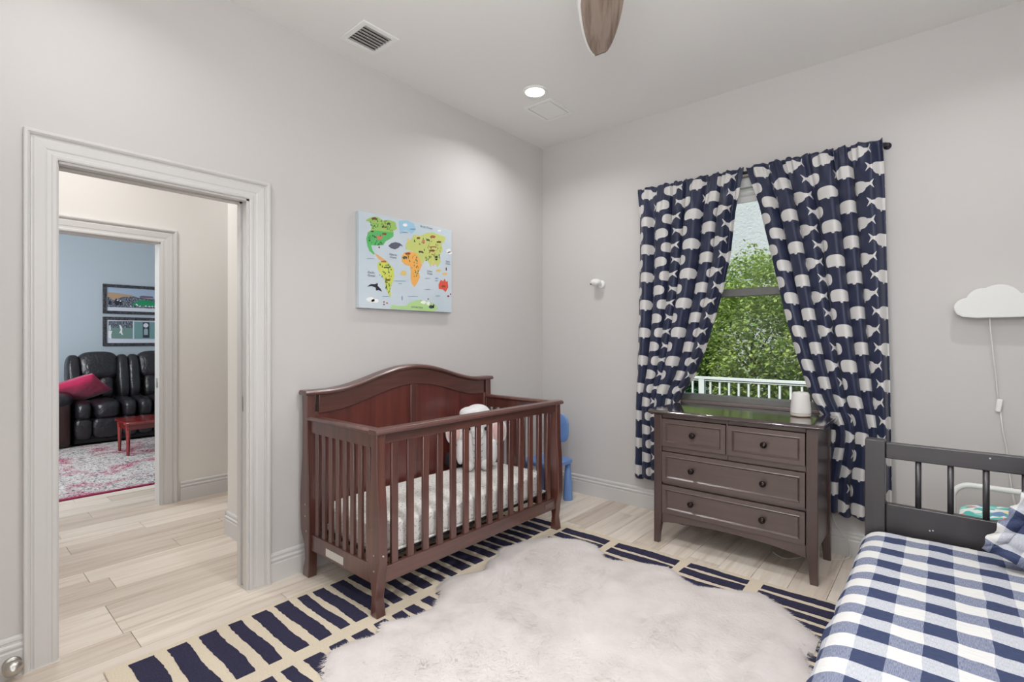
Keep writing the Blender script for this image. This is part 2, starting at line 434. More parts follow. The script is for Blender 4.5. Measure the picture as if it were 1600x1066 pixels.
        if subsurf:
            b = o.modifiers.new('subsurf', 'SUBSURF'); b.levels = subsurf; b.render_levels = subsurf
        if smooth or bevel:
            me.polygons.foreach_set('use_smooth', [True] * len(me.polygons))
            if not smooth: me.set_sharp_from_angle(angle=.6)
        return o

def box(*a): return MB().box(*a)
def thing(name, loc, label, cat, group=None):
    o = bpy.data.objects.new(name, None); COL.objects.link(o); o.location = loc; o.empty_display_size = .05
    o['_org'] = tuple(loc); return tag(o, label, cat, group)
def tag(o, label, cat, group=None):
    o['label'] = label; o['category'] = cat
    if group: o['group'] = group
    return o
def struct(o): o['kind'] = 'structure'; return o
def inst(src, parent, loc):
    o = src.copy(); COL.objects.link(o); o.parent = parent; o.location = loc; return o
def at(px, py, axis, c):
    """where the ray through a pixel of the photograph meets the plane axis = c"""
    d = FWD + RIGHT * ((px - CX) / F_PX) + Vector((0, 0, 1)) * ((HY - py) / F_PX)
    return CAM + d * ((c - CAM[axis]) / d[axis])

# ================================================================== THE SETTING
H = 3.05
DY0, DY1, DH = -3.303, -2.553, 2.055           # bedroom doorway
# walls
wl = MB().box(-.12, 0, -4.3, DY0 - .02, 0, H).box(-.12, 0, DY1 + .02, .2, 0, H).box(-.12, 0, DY0 - .02, DY1 + .02, DH + .02, H)
wl = struct(wl.build('wall_left', M['wall']))
WX0, WX1, WZ0, WZ1 = 1.16, 2.36, .868, 2.44
struct(MB().box(0, WX0, 0, .2, 0, H).box(WX1, 3.75, 0, .2, 0, H).box(WX0, WX1, 0, .2, 0, WZ0).box(WX0, WX1, 0, .2, WZ1, H).build('wall_far', M['wall']))
struct(box(3.75, 3.9, -4.42, .2, 0, H).build('wall_right', M['wall']))
struct(box(-.12, 3.75, -4.42, -4.3, 0, H).build('wall_near', M['wall']))
struct(box(-.12, 3.9, -4.42, .2, H, H + .15).build('ceiling', M['ceil']))
fl = struct(box(-6.3, 3.9, -4.42, .2, -.12, -.004).build('floor', M['subfloor']))
struct(MB().prism([(-8, -.3), (8, -.3), (8, -.25), (-8, -.25)], 1, .3, 12).build('trim_garden_ground', M['lawn'])).name = 'ground'
# hallway shell
struct(MB().box(-2.07, -1.95, -4.3, -3.4, 0, H).box(-2.07, -1.95, -2.45, .2, 0, H).box(-2.07, -1.95, -3.4, -2.45, 2.09, H).build('wall_hall', M['hall']))
struct(box(-.92, -.12, -2.325, -2.2, 0, H).build('wall_hall_stub', M['hall']))
struct(box(-2.07, -.12, -.5, -.4, 0, H).build('wall_hall_far', M['hall']))
struct(box(-2.07, -.12, -4.42, -4.3, 0, H).build('wall_hall_near', M['hall']))
struct(box(-2.07, -.12, -4.42, .2, H, H + .15).build('ceiling_hall', M['ceil']))
# far room shell
struct(box(-6.3, -6.1, -4.42, .2, 0, H).build('wall_far_room', M['blue']))
struct(box(-6.1, -2.07, -.2, .2, 0, H).build('wall_far_room_right', M['blue']))
struct(box(-6.1, -2.07, -4.42, -4.3, 0, H).build('wall_far_room_left', M['blue']))
struct(box(-6.3, -2.07, -4.42, .2, H, H + .15).build('ceiling_far_room', M['ceil']))
struct(MB().box(-2.075, -2.07, -4.3, -3.4, 0, H).box(-2.075, -2.07, -2.45, -.3, 0, H).build('wall_far_room_door_side', M['blue']))

# floor planks: every board its own object, one shared mesh per length
PW, PL = .18, 1.22
pm = {}
def plank(x, y0, y1):
    k = round(y1 - y0, 3)
    if k not in pm:
        g = .0011; L = k
        me = MB().box(g, PW - g, g, L - g, -.004, -.0006)
        me.add([(g + .0012, g + .0012, 0), (PW - g - .0012, g + .0012, 0), (PW - g - .0012, L - g - .0012, 0), (g + .0012, L - g - .0012, 0)], [(0, 1, 2, 3)])
        n = len(me.v); me.f = [f for f in me.f if f != (4, 5, 7, 6)]
        me.add([me.v[4], me.v[5], me.v[7], me.v[6]], [])
        b = n
        me.f += [(b, b + 1, 9, 8), (b + 1, b + 2, 10, 9), (b + 2, b + 3, 11, 10), (b + 3, b, 8, 11)]
        d = bpy.data.meshes.new('plank'); d.from_pydata(me.v, [], me.f); d.update()
        bm = bmesh.new(); bm.from_mesh(d); bmesh.ops.remove_doubles(bm, verts=bm.verts, dist=1e-5); bmesh.ops.recalc_face_normals(bm, faces=bm.faces); bm.to_mesh(d); bm.free()
        d.materials.append(M['plank']); pm[k] = d
    o = bpy.data.objects.new('plank', pm[k]); COL.objects.link(o); o.parent = fl; o.location = (x, y0, 0)
i = -15
while -.02 + i * PW < 3.75:
    x = -.02 + i * PW
    lo = -4.3 if x > -2.2 else -3.7
    hi = 0.0 if x > -.1 else -1.3
    off = {0: -3.055, -4: -2.97 - .03, -6: -2.6}.get(i, lo - rnd.choice([.0, .2, .4, .6, .8, 1.0]))
    while off > lo: off -= PL
    y = off
    while y < hi - 1e-6:
        a0, a1 = max(y, lo), min(y + PL, hi)
        if a1 - a0 > .02: plank(x, a0, a1)
        y += PL
    i += 1
struct(box(-6.1, -2.72, -4.3, -.3, -.004, 0).build('floor_far_room', M['plank']))

# baseboards with a stepped profile (t = distance from wall, z)
BP = [(0, 0), (.016, 0), (.016, .098), (.013, .103), (.013, .110), (.017, .113), (.017, .121), (.011, .128), (.011, .137), (.014, .140), (.012, .150), (.004, .156), (0, .156)]
def baseboard(name, axis, a0, a1, wall, sgn):
    """axis = the axis the board runs along"""
    if axis == 1: pts = [(wall + sgn * t, z) for t, z in BP]; mb = MB().prism(pts, 1, a0, a1)
    else: pts = [(wall + sgn * t, z) for t, z in BP]; mb = MB().prism(pts, 0, a0, a1)
    return struct(mb.build(name, M['trim']))
baseboard('baseboard_left', 1, -2.449, 0, 0, 1)
baseboard('baseboard_left_near', 1, -4.3, -3.406, 0, 1)
baseboard('baseboard_far', 0, .016, 3.75, 0, -1)
baseboard('baseboard_right', 1, -4.3, -.016, 3.75, -1)
baseboard('baseboard_hall', 1, -2.316, -.5, -1.95, 1)
baseboard('baseboard_hall_stub', 0, -.935, -.12, -2.325, -1)
baseboard('baseboard_hall_stub_end', 1, -2.34, -2.2, -.92, -1)

# door casings: moulded profile mitred round the opening
CP = [(0, 0), (0, .011), (.006, .014), (.016, .014), (.020, .011), (.032, .011), (.038, .0135), (.070, .017), (.075, .0125), (.079, .0125), (.083, .021), (.090, .026), (.098, .026), (.101, .023), (.101, 0)]
def casing(name, wall, sgn, y0, y1, h, s=1.0):
    mb = MB(); n = len(CP)
    rings = []
    for k in range(4):
        ring = []
        for u, t in CP:
            u *= s
            yy = (y0 - u) if k in (0, 1) else (y1 + u)
            zz = 0 if k in (0, 3) else h + u
            ring.append((wall + sgn * t, yy, zz))
        rings.append(ring)
    for r in rings: mb.v += r
    for k in range(3):
        for i in range(n):
            j = (i + 1) % n; mb.f.append((k * n + i, k * n + j, (k + 1) * n + j, (k + 1) * n + i))
    mb.f += [tuple(range(n)), tuple(3 * n + i for i in range(n))[::-1]]
    return struct(mb.build(name, M['trim']))
t1 = casing('trim_1', 0, 1, DY0, DY1, DH, 1.02)
# jamb lining with the pocket-door slot at the right side and in the head
jl = MB().box(-.122, .0, DY0 - .02, DY0 + .004, 0, DH + .02).box(-.122, -.085, DY1 - .012, DY1 + .02, 0, DH + .02).box(-.04, 0, DY1 - .012, DY1 + .02, 0, DH + .02)
jl.box(-.122, -.085, DY0, DY1, DH - .01, DH + .02).box(-.04, 0, DY0, DY1, DH - .01, DH + .02).box(-.085, -.04, DY0, DY1, DH + .012, DH + .02)
jl = struct(jl.build('door_1', M['trim']))
box(-.082, -.043, DY1 - .004, DY1 + .02, .01, DH).build('sliding_door_edge', M['trim'], jl, .003)
p = box(-.072, -.05, DY1 - .0065, DY1 - .003, .935, 1.015).build('strike_plate', M['nickel'], jl, .002)
p['label'] = 'nickel strike plate on the door edge'
box(-.118, .03, DY0 - .105, DY0 + .006, 0, .004).build('caulk_line', M['caulk'], jl)
box(-.118, .03, DY1 - .014, DY1 + .105, 0, .004).build('caulk_line', M['caulk'], jl)
t2 = casing('trim_2', -1.95, 1, -3.4, -2.45, 2.085, 1.1)
j2 = MB().box(-2.075, -1.95, -3.42, -3.4, 0, 2.1).box(-2.075, -1.95, -2.456, -2.44, 0, 2.1).box(-2.075, -1.95, -3.4, -2.45, 2.08, 2.1)
j2 = struct(j2.build('door_2', M['trim']))
box(-2.03, -1.995, -2.46, -2.455, .93, 1.01).build('strike_plate', M['nickel'], j2, .002)

# window: frame, sashes, panes, sill
win = struct(MB().box(WX0, WX0 + .045, .09, .15, WZ0, WZ1).box(WX1 - .045, WX1, .09, .15, WZ0, WZ1).box(WX0, WX1, .06, .15, WZ0, WZ0 + .042).box(WX0, WX1, .09, .15, WZ1 - .05, WZ1).build('window_1', M['bronze'], None, .004))
box(WX0 + .04, WX1 - .04, .085, .135, 1.622, 1.678).build('meeting_rail', M['bronze'], win, .005)
box(WX0 + .04, WX1 - .04, .120, .124, WZ0 + .03, 1.635).build('pane', M['glass'], win)
box(WX0 + .04, WX1 - .04, .128, .132, 1.67, WZ1 - .045).build('pane', M['glass'], win)
box(WX0 + .01, WX1 - .01, -.012, .06, WZ0 - .02, WZ0 + .004).build('window_sill', M['sillc'], win, .005)
bl = thing('roller_blind', (1.76, .06, 2.38), 'white roller blind rolled up at the top of the window behind the curtains', 'blind')
MB().box(WX0 + .02, WX1 - .02, .03, .085, 2.37, WZ1 - .003).build('headrail', M['white'], bl, .006)
MB().tube([(WX0 + .03, .055, 2.335), (WX1 - .03, .055, 2.335)], .026, 16).build('rolled_shade', M['white'], bl, smooth=True)
MB().box(WX0 + .04, WX1 - .04, .05, .062, 2.27, 2.315).build('bottom_bar', M['white'], bl, .004)

# ceiling fixtures
def downlight(x, y, label, grp):
    t = thing('recessed_light', (x, y, H), label, 'ceiling light', grp)
    MB().lathe([(.066, -.004), (.070, -.008), (.084, -.009), (.090, -.004), (.091, 0.0), (.066, 0.0)], (x, y, H), 40).build('trim_ring', M['white'], t, smooth=True)
    MB().lathe([(.0, -.0065), (.066, -.0065), (.066, -.004), (.0, -.004)], (x, y, H), 40).build('diffuser', M['lit'], t)
    return t
for k, (x, y) in enumerate(DOWNLIGHTS):
    downlight(x, y, ['round recessed ceiling light glowing beside the square ceiling panel', 'recessed ceiling light above the daybed by the far wall',
                     'recessed ceiling light over the doorway side of the room', 'recessed ceiling light behind the fan near the right wall'][k], 'recessed ceiling lights')
v = thing('ceiling_vent', (.27, -2.0, H), 'square white ceiling air vent with grey angled louvres above the doorway wall', 'vent')
X0, X1, Y0, Y1 = .143, .392, -2.118, -1.882
MB().frame(2, H - .008, H, X0, X1, Y0, Y1, .033).build('frame', M['white'], v, .003)
box(X0 + .03, X1 - .03, Y0 + .03, Y1 - .03, H - .0015, H).build('backing', M['vent_dark'], v)
for k in range(7):
    xx = X0 + .046 + k * .0265
    MB().prism([(xx - .0145, H - .002), (xx - .0125, H - .002), (xx + .0145, H - .010), (xx + .0125, H - .0112)], 1, Y0 + .031, Y1 - .031).build('louvre', M['louvre'], v)
sp = thing('ceiling_panel', (.51, -.6, H), 'flat square flush ceiling panel beside the lit recessed light', 'ceiling panel')
X0, X1, Y0, Y1 = .382, .634, -.745, -.443
MB().frame(2, H - .006, H, X0, X1, Y0, Y1, .026).build('frame', M['white'], sp, .002)
box(X0 + .026, X1 - .026, Y0 + .026, Y1 - .026, H - .001, H).build('shadow_gap', M['vent_dark'], sp)
box(X0 + .031, X1 - .031, Y0 + .031, Y1 - .031, H - .005, H - .001).build('panel', M['white'], sp, .001)

# ceiling fan
fan = thing('ceiling_fan', (1.98, -2.31, H), 'ceiling fan with grey-brown wooden blade edged in white at the top of the frame', 'fan')
fc = Vector((1.98, -2.31, 0)); FZ = 2.655
MB().lathe([(.0, H - .06), (.03, H - .06), (.065, H - .03), (.07, H - .001), (0, H - .001)], (fc.x, fc.y, 0), 32).build('canopy', M['white'], fan, smooth=True)
MB().tube([(fc.x, fc.y, H - .05), (fc.x, fc.y, 2.76)], .013, 14).build('downrod', M['white'], fan, smooth=True)
MB().lathe([(0, 2.77), (.05, 2.765), (.095, 2.73), (.11, 2.69), (.11, 2.64), (.09, 2.61), (.0, 2.60)], (fc.x, fc.y, 0), 36).build('motor_housing', M['white'], fan, smooth=True)
for k in range(3):
    ang = math.atan2(-1.615 - fc.y, 1.557 - fc.x) + k * 2 * PI / 3
    R3 = Matrix.Rotation(ang, 4, 'Z') @ Matrix.Rotation(math.radians(-16), 4, 'X')
    L = math.hypot(-1.615 - fc.y, 1.557 - fc.x)
    def outline(off):
        pts = []
        N = 24
        for q in range(N + 1):
            t = q / N; x = .09 + (L - .09) * t
            wv = (.045 + .050 * math.sin(min(t / .55, 1) * PI / 2)) if t < .45 else .0945 * math.sqrt(max(0, 1 - ((t - .42) / .62) ** 2)) + .0
            wv = max(wv, .026)
            pts.append((x, wv - off))
        return pts
    up = outline(0); lo_ = [(x, -y) for x, y in up][::-1]
    poly = up + lo_
    def place(mb):
        mb.v = [tuple(R3 @ Vector(p) + Vector((fc.x, fc.y, FZ))) for p in mb.v]; return mb
    b = place(MB().prism(poly, 2, -.006, .020)).build('blade', M['white'], fan, .002)
    up = outline(.006); poly2 = [(x, y - .004) for x, y in up] + [(x, -y - .004) for x, y in up][::-1]
    w_ = place(MB().prism(poly2, 2, -.0085, -.0062)).build('wood_face', M['fan'], b)
    w_['label'] = 'grey-brown wood grain underside'
    MB().prism([(L - .004, -.026), (L + .003, -.026), (L + .003, .026), (L - .004, .026)], 2, -.008, .012)
    e_ = place(MB().prism([(L - .004, -.026), (L + .003, -.026), (L + .003, .026), (L - .004, .026)], 2, -.009, .013)).build('tip_cap', plain('dark_tip', (92, 84, 84), .4) if k == 0 else bpy.data.materials['dark_tip'], b)

# ================================================================== LARGE OBJECTS: rugs
RX0, RX1, RY0, RY1 = .25, 3.30, -3.20, -.705
rug = thing('area_rug', (1.8, -1.95, 0), 'large cream area rug with ragged navy bars under the crib and sheepskin', 'rug')
MB().box(RX0, RX1, RY0, RY1, .0005, .008).build('pile', M['rug_cream'], rug, .003)
cols = [(.285, .705), (.785, 1.135), (1.185, 1.585), (1.645, 1.975), (2.04, 2.52), (2.58, 2.92), (2.98, 3.27)]
rr = random.Random(11)
def ragged(x0, x1, y0, y1, tilt=0.0):
    n = max(8, int((x1 - x0) / .018)); top = []; bot = []
    dw = rr.uniform(-.006, .006); ph = rr.uniform(0, 6)
    for q in range(n + 1):
        x = x0 + (x1 - x0) * q / n; u = q / n
        wob = .004 * math.sin(ph + u * 7)
        top.append((x + (rr.uniform(-.002, .002)), y1 + wob + rr.uniform(-.0025, .0025) + dw * u + tilt * u))
        bot.append((x + (rr.uniform(-.002, .002)), y0 + wob * .6 + rr.uniform(-.0025, .0025) - dw * u * .5 + tilt * u))
    return bot + top[::-1]
first = [(-3.125, -3.04), (-2.995, -2.925), (-2.875, -2.805), (-2.755, -2.70), (-2.655, -2.585), (-2.545, -2.475), (-2.44, -2.39)]
for ci, (x0, x1) in enumerate(cols):
    bars = list(first) if ci == 0 else []
    y = -2.355 if ci == 0 else RY0 + .03 + rr.uniform(0, .03)
    while y < RY1 - .055:
        wd = rr.uniform(.05, .078); y1 = min(y + wd, RY1 - .022)
        bars.append((y, y1)); y = y1 + rr.uniform(.026, .042)
    for (a0, a1) in bars:
        MB().prism(ragged(x0 + rr.uniform(-.006, .006), x1 + rr.uniform(-.006, .006), a0, a1), 2, .0075, .0105).build('stripe', M['rug_navy'], rug)

# sheepskin
OUT = [(1.15, -3.12), (1.02, -3.02), (.98, -2.86), (1.0, -2.75), (.964, -2.664), (.889, -2.629), (.815, -2.56), (.83, -2.45), (.87, -2.36), (.80, -2.29), (.864, -2.176), (.89, -2.06), (.82, -1.95), (.742, -1.902), (.706, -1.80), (.765, -1.69), (.800, -1.60), (.73, -1.50), (.735, -1.428), (.664, -1.327), (.70, -1.237), (.728, -1.1), (.804, -.979), (.972, -.891), (1.094, -.893), (1.19, -.96), (1.218, -1.01), (1.296, -1.012), (1.426, -.945), (1.578, -.891), (1.66, -.94), (1.707, -.981), (1.785, -1.007), (1.924, -.932), (2.06, -.859), (2.181, -.942), (2.253, -1.027), (2.33, -1.09), (2.375, -1.15), (2.36, -1.23), (2.34, -1.30), (2.37, -1.38), (2.43, -1.463), (2.46, -1.6), (2.40, -1.75), (2.44, -1.9), (2.47, -2.05), (2.38, -2.2), (2.33, -2.3), (2.38, -2.45), (2.42, -2.62), (2.36, -2.8), (2.2, -2.86), (2.1, -2.95), (2.0, -3.1), (1.85, -3.16), (1.7, -3.05), (1.6, -2.98), (1.45, -3.08), (1.3, -3.17)]
P = np.array(OUT)
Pn = np.roll(P, -1, 0)
def inside_dist(q):
    """q (n,2): signed distance to the outline, positive inside"""
    ins = np.zeros(len(q), bool); d = np.full(len(q), 9.0); nx = np.zeros((len(q), 2))
    for a_, b_ in zip(P, Pn):
        c1 = (a_[1] > q[:, 1]) != (b_[1] > q[:, 1])
        xi = (b_[0] - a_[0]) * (q[:, 1] - a_[1]) / (b_[1] - a_[1] + 1e-12) + a_[0]
        ins ^= c1 & (q[:, 0] < xi)
        ab = b_ - a_; t = np.clip(((q - a_) @ ab) / (ab @ ab), 0, 1); cl = a_ + t[:, None] * ab
        dd = np.hypot(*(q - cl).T); k = dd < d; d[k] = dd[k]; nx[k] = (cl - q)[k]
    return np.where(ins, d, -d), nx / (np.linalg.norm(nx, axis=1)[:, None] + 1e-9)
ST = .02
gx = np.arange(.60, 2.56, ST); gy = np.arange(-3.22, -.82, ST)
GX, GY = np.meshgrid(gx, gy, indexing='ij'); q = np.stack([GX.ravel(), GY.ravel()], 1)
sd, nr = inside_dist(q)
def fur_h(x, y, d):
    nz = mnoise.noise(Vector((x * 3.2, y * 3.2, 0))) * .010 + mnoise.noise(Vector((x * 11, y * 11, 3))) * .005
    return .011 + (.026 + nz) * (1 - math.exp(-max(d, 0) / .035))
ids = {}; vs = []; fs = []
idx = np.arange(len(q)).reshape(GX.shape)
keep = sd > -.010
for a_ in range(len(gx) - 1):
    for b_ in range(len(gy) - 1):
        four = (idx[a_, b_], idx[a_ + 1, b_], idx[a_ + 1, b_ + 1], idx[a_, b_ + 1])
        if all(keep[k] for k in four):
            f = []
            for k in four:
                if k not in ids:
                    ids[k] = len(vs); x, y = q[k]; dd = sd[k]; vs.append((x, y, fur_h(x, y, dd)))
                f.append(ids[k])
            fs.append(tuple(f))
skin = MB(); skin.v = vs; skin.f = fs
sk = skin.build('sheepskin_rug', M['fur'], smooth=True, org=(1.6, -2.0, .011))
tag(sk, 'large white sheepskin fur rug lying across the navy striped rug', 'rug')
rf = np.random.RandomState(3)
N = 120000
pq = np.stack([rf.uniform(.6, 2.55, N), rf.uniform(-3.2, -.82, N)], 1)
sdq, nrq = inside_dist(pq)
k = sdq > .002
pq, sdq, nrq = pq[k], sdq[k], nrq[k]
FV = []; FF = []
for (x, y), d, nn in zip(pq, sdq, nrq):
    h = fur_h(x, y, d)
    fx = mnoise.noise(Vector((x * 2.3, y * 2.3, 7))) * 6.0
    ed = math.exp(-d / .05)
    dx = math.cos(fx) * (1 - ed) + nn[0] * ed + rf.uniform(-.5, .5); dy = math.sin(fx) * (1 - ed) + nn[1] * ed + rf.uniform(-.5, .5)
    L = rf.uniform(.014, .030); l_ = math.hypot(dx, dy) + 1e-6; dx /= l_; dy /= l_
    up = rf.uniform(.12, .5); wd = .0014
    tx, ty, tz = x + dx * L, y + dy * L, max(h + L * up * .5 - .002 - ed * .012, .012)
    o = len(FV)
    FV += [(x - dy * wd, y + dx * wd, h - .002), (x + dy * wd, y - dx * wd, h - .002), (tx, ty, tz)]; FF.append((o, o + 1, o + 2))
fb = MB(); fb.v = FV; fb.f = FF
me = bpy.data.meshes.new('fur'); me.from_pydata([(a_ - 1.6, b_ + 2.0, c_ - .011) for a_, b_, c_ in FV], [], FF); me.materials.append(M['fur'])
fo = bpy.data.objects.new('fur', me); COL.objects.link(fo); fo.parent = sk; fo['kind'] = 'stuff'

# ================================================================== crib
CR = (.40, -1.54, .0)
crib = thing('crib', CR, 'dark cherry-brown wooden baby crib with arched headboard and slatted sides', 'crib')
CY0, CY1 = -2.285, -.795
def curve_post(name, inner, outer, y0, y1, mat=M['crib']):
    """a post whose side outline is an S curve; (z, x) samples"""
    def smp(tab, z):
        for (z0, x0), (z1, x1) in zip(tab, tab[1:]):
            if z0 <= z <= z1:
                t = (z - z0) / (z1 - z0); t = t * t * (3 - 2 * t); return x0 + (x1 - x0) * t
        return tab[-1][1]
    zz = [inner[0][0] + (inner[-1][0] - inner[0][0]) * q / 40 for q in range(41)]
    pts = [(smp(outer, z), z) for z in zz] + [(smp(inner, z), z) for z in zz[::-1]]
    return MB().prism(pts, 1, y0, y1).build(name, mat, crib, .004)
fi = [(.008, .706), (.03, .708), (.10, .716), (.155, .708), (.25, .684), (.45, .690), (.70, .707), (.872, .712)]
fo_ = [(.008, .762), (.03, .758), (.09, .747), (.15, .756), (.28, .776), (.45, .774), (.70, .758), (.872, .757)]
bi = [(.0, .112), (.10, .116), (.2, .118), (.5, .112), (.8, .098), (1.015, .095)]
bo = [(.0, .046), (.03, .050), (.10, .072), (.16, .066), (.27, .022), (.42, .016), (.70, .040), (.90, .044), (1.015, .036)]
for (y0, y1) in ((CY0, CY0 + .05), (CY1 - .05, CY1)):
    fp = curve_post('leg', fi, fo_, y0, y1)
    bp = curve_post('leg', bi, bo, y0, y1)
    yo = y0 - .002 if y0 < -2 else y1 + .002
    if y0 < -2:
        for (xx, zz, par) in ((.735, .30, fp), (.735, .225, fp), (.075, .40, bp), (.075, .335, bp), (.088, .255, bp)):
            MB().lathe([(0, -.0015), (.004, -.0015), (.0055, .0), (0, .001)], (xx, y0 - .0005, zz), 12, 1).build('bolt', M['chrome'], par)
        for (yy, zz) in ((y0 + .025, .30), (y0 + .025, .225)):
            MB().lathe([(0, .0015), (.004, .0015), (.0055, .0), (0, -.001)], (.7765 if zz > .25 else .766, yy, zz), 12, 0).build('bolt', M['chrome'], fp)
# front side: cap rail, board, bottom rail, slats
def cap(y0, y1, x0, x1, z0, z1, along=1):
    c0, c1 = (x0, x1) if along == 1 else (y0, y1)
    prof = [(c0 + .006, z0), (c1 - .006, z0), (c1, z0 + .006), (c1 + .002, z0 + .012), (c1 - .002, z1 - .008), (c1 - .010, z1), (c0 + .010, z1), (c0 + .002, z1 - .008), (c0 - .002, z0 + .012), (c0, z0 + .006)]
    if along == 1: return MB().prism(prof, 1, y0, y1)
    return MB().prism(prof, 0, x0, x1)
cap(CY0 - .012, CY1 + .012, .705, .775, .870, .896).build('top_rail', M['crib_h'], crib, .003)
box(.722, .748, CY0 + .05, CY1 - .05, .822, .870).build('upper_board', M['crib_h'], crib, .002)
br = box(.720, .750, CY0 + .05, CY1 - .05, .155, .232).build('bottom_rail', M['crib_h'], crib, .003)
ns = 14; span0, span1 = CY0 + .05, CY1 - .05
sl0 = None
def slat(x0, x1, y0, y1, z0, z1):
    return box(x0, x1, y0, y1, z0, z1).build('slat', M['crib'], crib, .002, seg=1)
pitch = (span1 - span0) / (ns + .35)
for q_ in range(ns):
    yc = span0 + pitch * (q_ + .675)
    slat(.727, .743, yc - .020, yc + .020, .230, .824)
box(.7505, .753, -.965, -.875, .178, .212).build('plaque', M['plaque'], br)['label'] = 'small grey plaque'
# end sides
for e_, (yc, yo) in enumerate(((CY0 + .028, CY0), (CY1 - .028, CY1))):
    cap(yc - .030, yc + .030, .085, .725, .868, .893, 0).build('end_top_rail', M['crib'], crib, .003)
    box(.10, .71, yc - .012, yc + .012, .800, .868).build('end_upper_board', M['crib'], crib, .002)
    eb = box(.10, .705, yc - .014, yc + .014, .150, .240).build('end_bottom_rail', M['crib'], crib, .003)
    n2 = 8; pt = (.70 - .12) / (n2 + .3)
    for q_ in range(n2):
        xc = .12 + pt * (q_ + .65)
        slat(xc - .017, xc + .017, yc - .008, yc + .008, .238, .803)
    if e_ == 0:
        lb = box(.275, .445, yc - .0155, yc - .0138, .165, .205).build('paper_label', M['label'], eb); lb['label'] = 'white paper sticker'
# headboard: arched rail with cap, two recessed panels, centre stile
def arch(y):
    t = (y - CY0) / (CY1 - CY0); c = abs(t - .5) * 2
    s_ = 0 if c > .86 else .5 + .5 * math.cos(PI * min(1, c / .86)) ** 1
    return .99 + .118 * s_
ys = [CY0 + .0 + (CY1 - CY0) * k / 60 for k in range(61)]
capv = MB(); n = 8
prof = [(.030, 0), (.108, 0), (.114, .006), (.114, .014), (.104, .026), (.034, .026), (.024, .014), (.024, .006)]
yy_ = [CY0 - .012] + ys[1:-1] + [CY1 + .012]
for y in yy_:
    for (x, dz) in prof: capv.v.append((x, y, arch(y) + dz + .018))
for a_ in range(len(yy_) - 1):
    for i in range(n): j = (i + 1) % n; capv.f.append((a_ * n + i, a_ * n + j, (a_ + 1) * n + j, (a_ + 1) * n + i))
capv.f += [tuple(range(n)), tuple((len(yy_) - 1) * n + i for i in range(n))[::-1]]
capv.build('headboard_cap', M['crib_h'], crib, .002)
yi = [y for y in ys if CY0 + .05 <= y <= CY1 - .05]
pts = [(y, arch(y) + .018) for y in yi] + [(y, arch(y) - .085 + (.0 if abs(y + 1.54) < .66 else .0)) for y in yi[::-1]]
MB().prism(pts, 0, .052, .092).build('headboard_rail', M['crib_h'], crib, .003)
for (a0, a1) in ((CY0 + .05, -1.565), (-1.515, CY1 - .05)):
    yp = [a0 + (a1 - a0) * k / 24 for k in range(25)]
    pts = [(y, arch(y) - .083) for y in yp] + [(a1, .235), (a0, .235)]
    MB().prism(pts, 0, .060, .074).build('headboard_panel', M['crib_panel'], crib)
box(.054, .090, -1.566, -1.514, .23, 1.02).build('stile', M['crib'], crib, .003)
box(.054, .090, CY0 + .05, CY0 + .072, .23, .91).build('stile', M['crib'], crib, .002)
box(.054, .090, CY1 - .072, CY1 - .05, .23, .91).build('stile', M['crib'], crib, .002)
box(.052, .094, CY0 + .05, CY1 - .05, .155, .238).build('headboard_bottom_rail', M['crib_h'], crib, .003)
# mattress support frame in dark metal
sup = MB().tube([(.13, CY0 + .07, .252), (.69, CY0 + .07, .252), (.69, CY1 - .07, .252), (.13, CY1 - .07, .252), (.13, CY0 + .07, .252)], .009, 8)
for k in range(6):
    y = CY0 + .2 + k * .22; sup.tube([(.13, y, .252), (.69, y, .252)], .005, 6)
sup.build('mattress_support', M['black'], crib)
for (x, y) in ((.135, CY0 + .06), (.135, CY1 - .06), (.69, CY0 + .06), (.69, CY1 - .06)):
    box(x - .008, x + .008, y - .012, y - .006, .245, .42).build('support_bracket', M['black'], crib)

mt = thing('crib_mattress', (.41, -1.54, .262), 'crib mattress in a white fitted sheet with small grey print, inside the crib', 'mattress')
def mfn(p):
    return p + Vector((mnoise.noise(p * 9) * .004, mnoise.noise(p * 9 + Vector((5, 0, 0))) * .004, mnoise.noise(p * 7) * .003))
MB().puff((.412, -1.54, .337), (.288, .675, .075), 9, 30, fn=mfn).build('fitted_sheet', M['sheet'], mt, smooth=True)
MB().tube([(.13, -2.2, .268), (.69, -2.2, .268), (.69, -.88, .268), (.13, -.88, .268), (.13, -2.2, .268)], .008, 8).build('elastic_hem', M['sheet'], mt, smooth=True)

# plush toy leaning at the far corner of the crib
TC = Vector((.26, -1.12, .412))
toy = thing('plush_elephant', TC, 'grey-white plush toy with black eyes and pink ears sitting in the crib', 'stuffed toy')
def pf(c, h, e=2.2, n=10, ez=0, fn=None, ax='Z'):
    return MB().puff(TC + Vector(c), h, e, n, Matrix.Rotation(ez, 3, ax), fn)
bd = pf((0, 0, .15), (.10, .12, .15), 2.4, 14).build('body', M['plush'], toy, smooth=True)
hd = pf((.01, .0, .325), (.095, .108, .122), 2.3, 16).build('head', M['plush'], toy, smooth=True)
fdir = Vector((.75, -.66, 0)).normalized(); sdir = Vector((.66, .75, 0))
for s_ in (-1, 1):
    ec = TC + sdir * (.058 * s_) + fdir * .098 + Vector((0, 0, .290))
    MB().puff(ec, (.011, .011, .013), 2, 8).build('eye', M['eye'], hd, smooth=True)
trk = [TC + fdir * (.095 + .028 * math.sin(k / 10 * PI)) + Vector((0, 0, .285 - .023 * k)) + fdir * (.0) for k in range(11)]
tk = MB().tube(trk, [.043 - .0016 * k for k in range(11)], 16).build('trunk', M['plush'], toy, smooth=True)
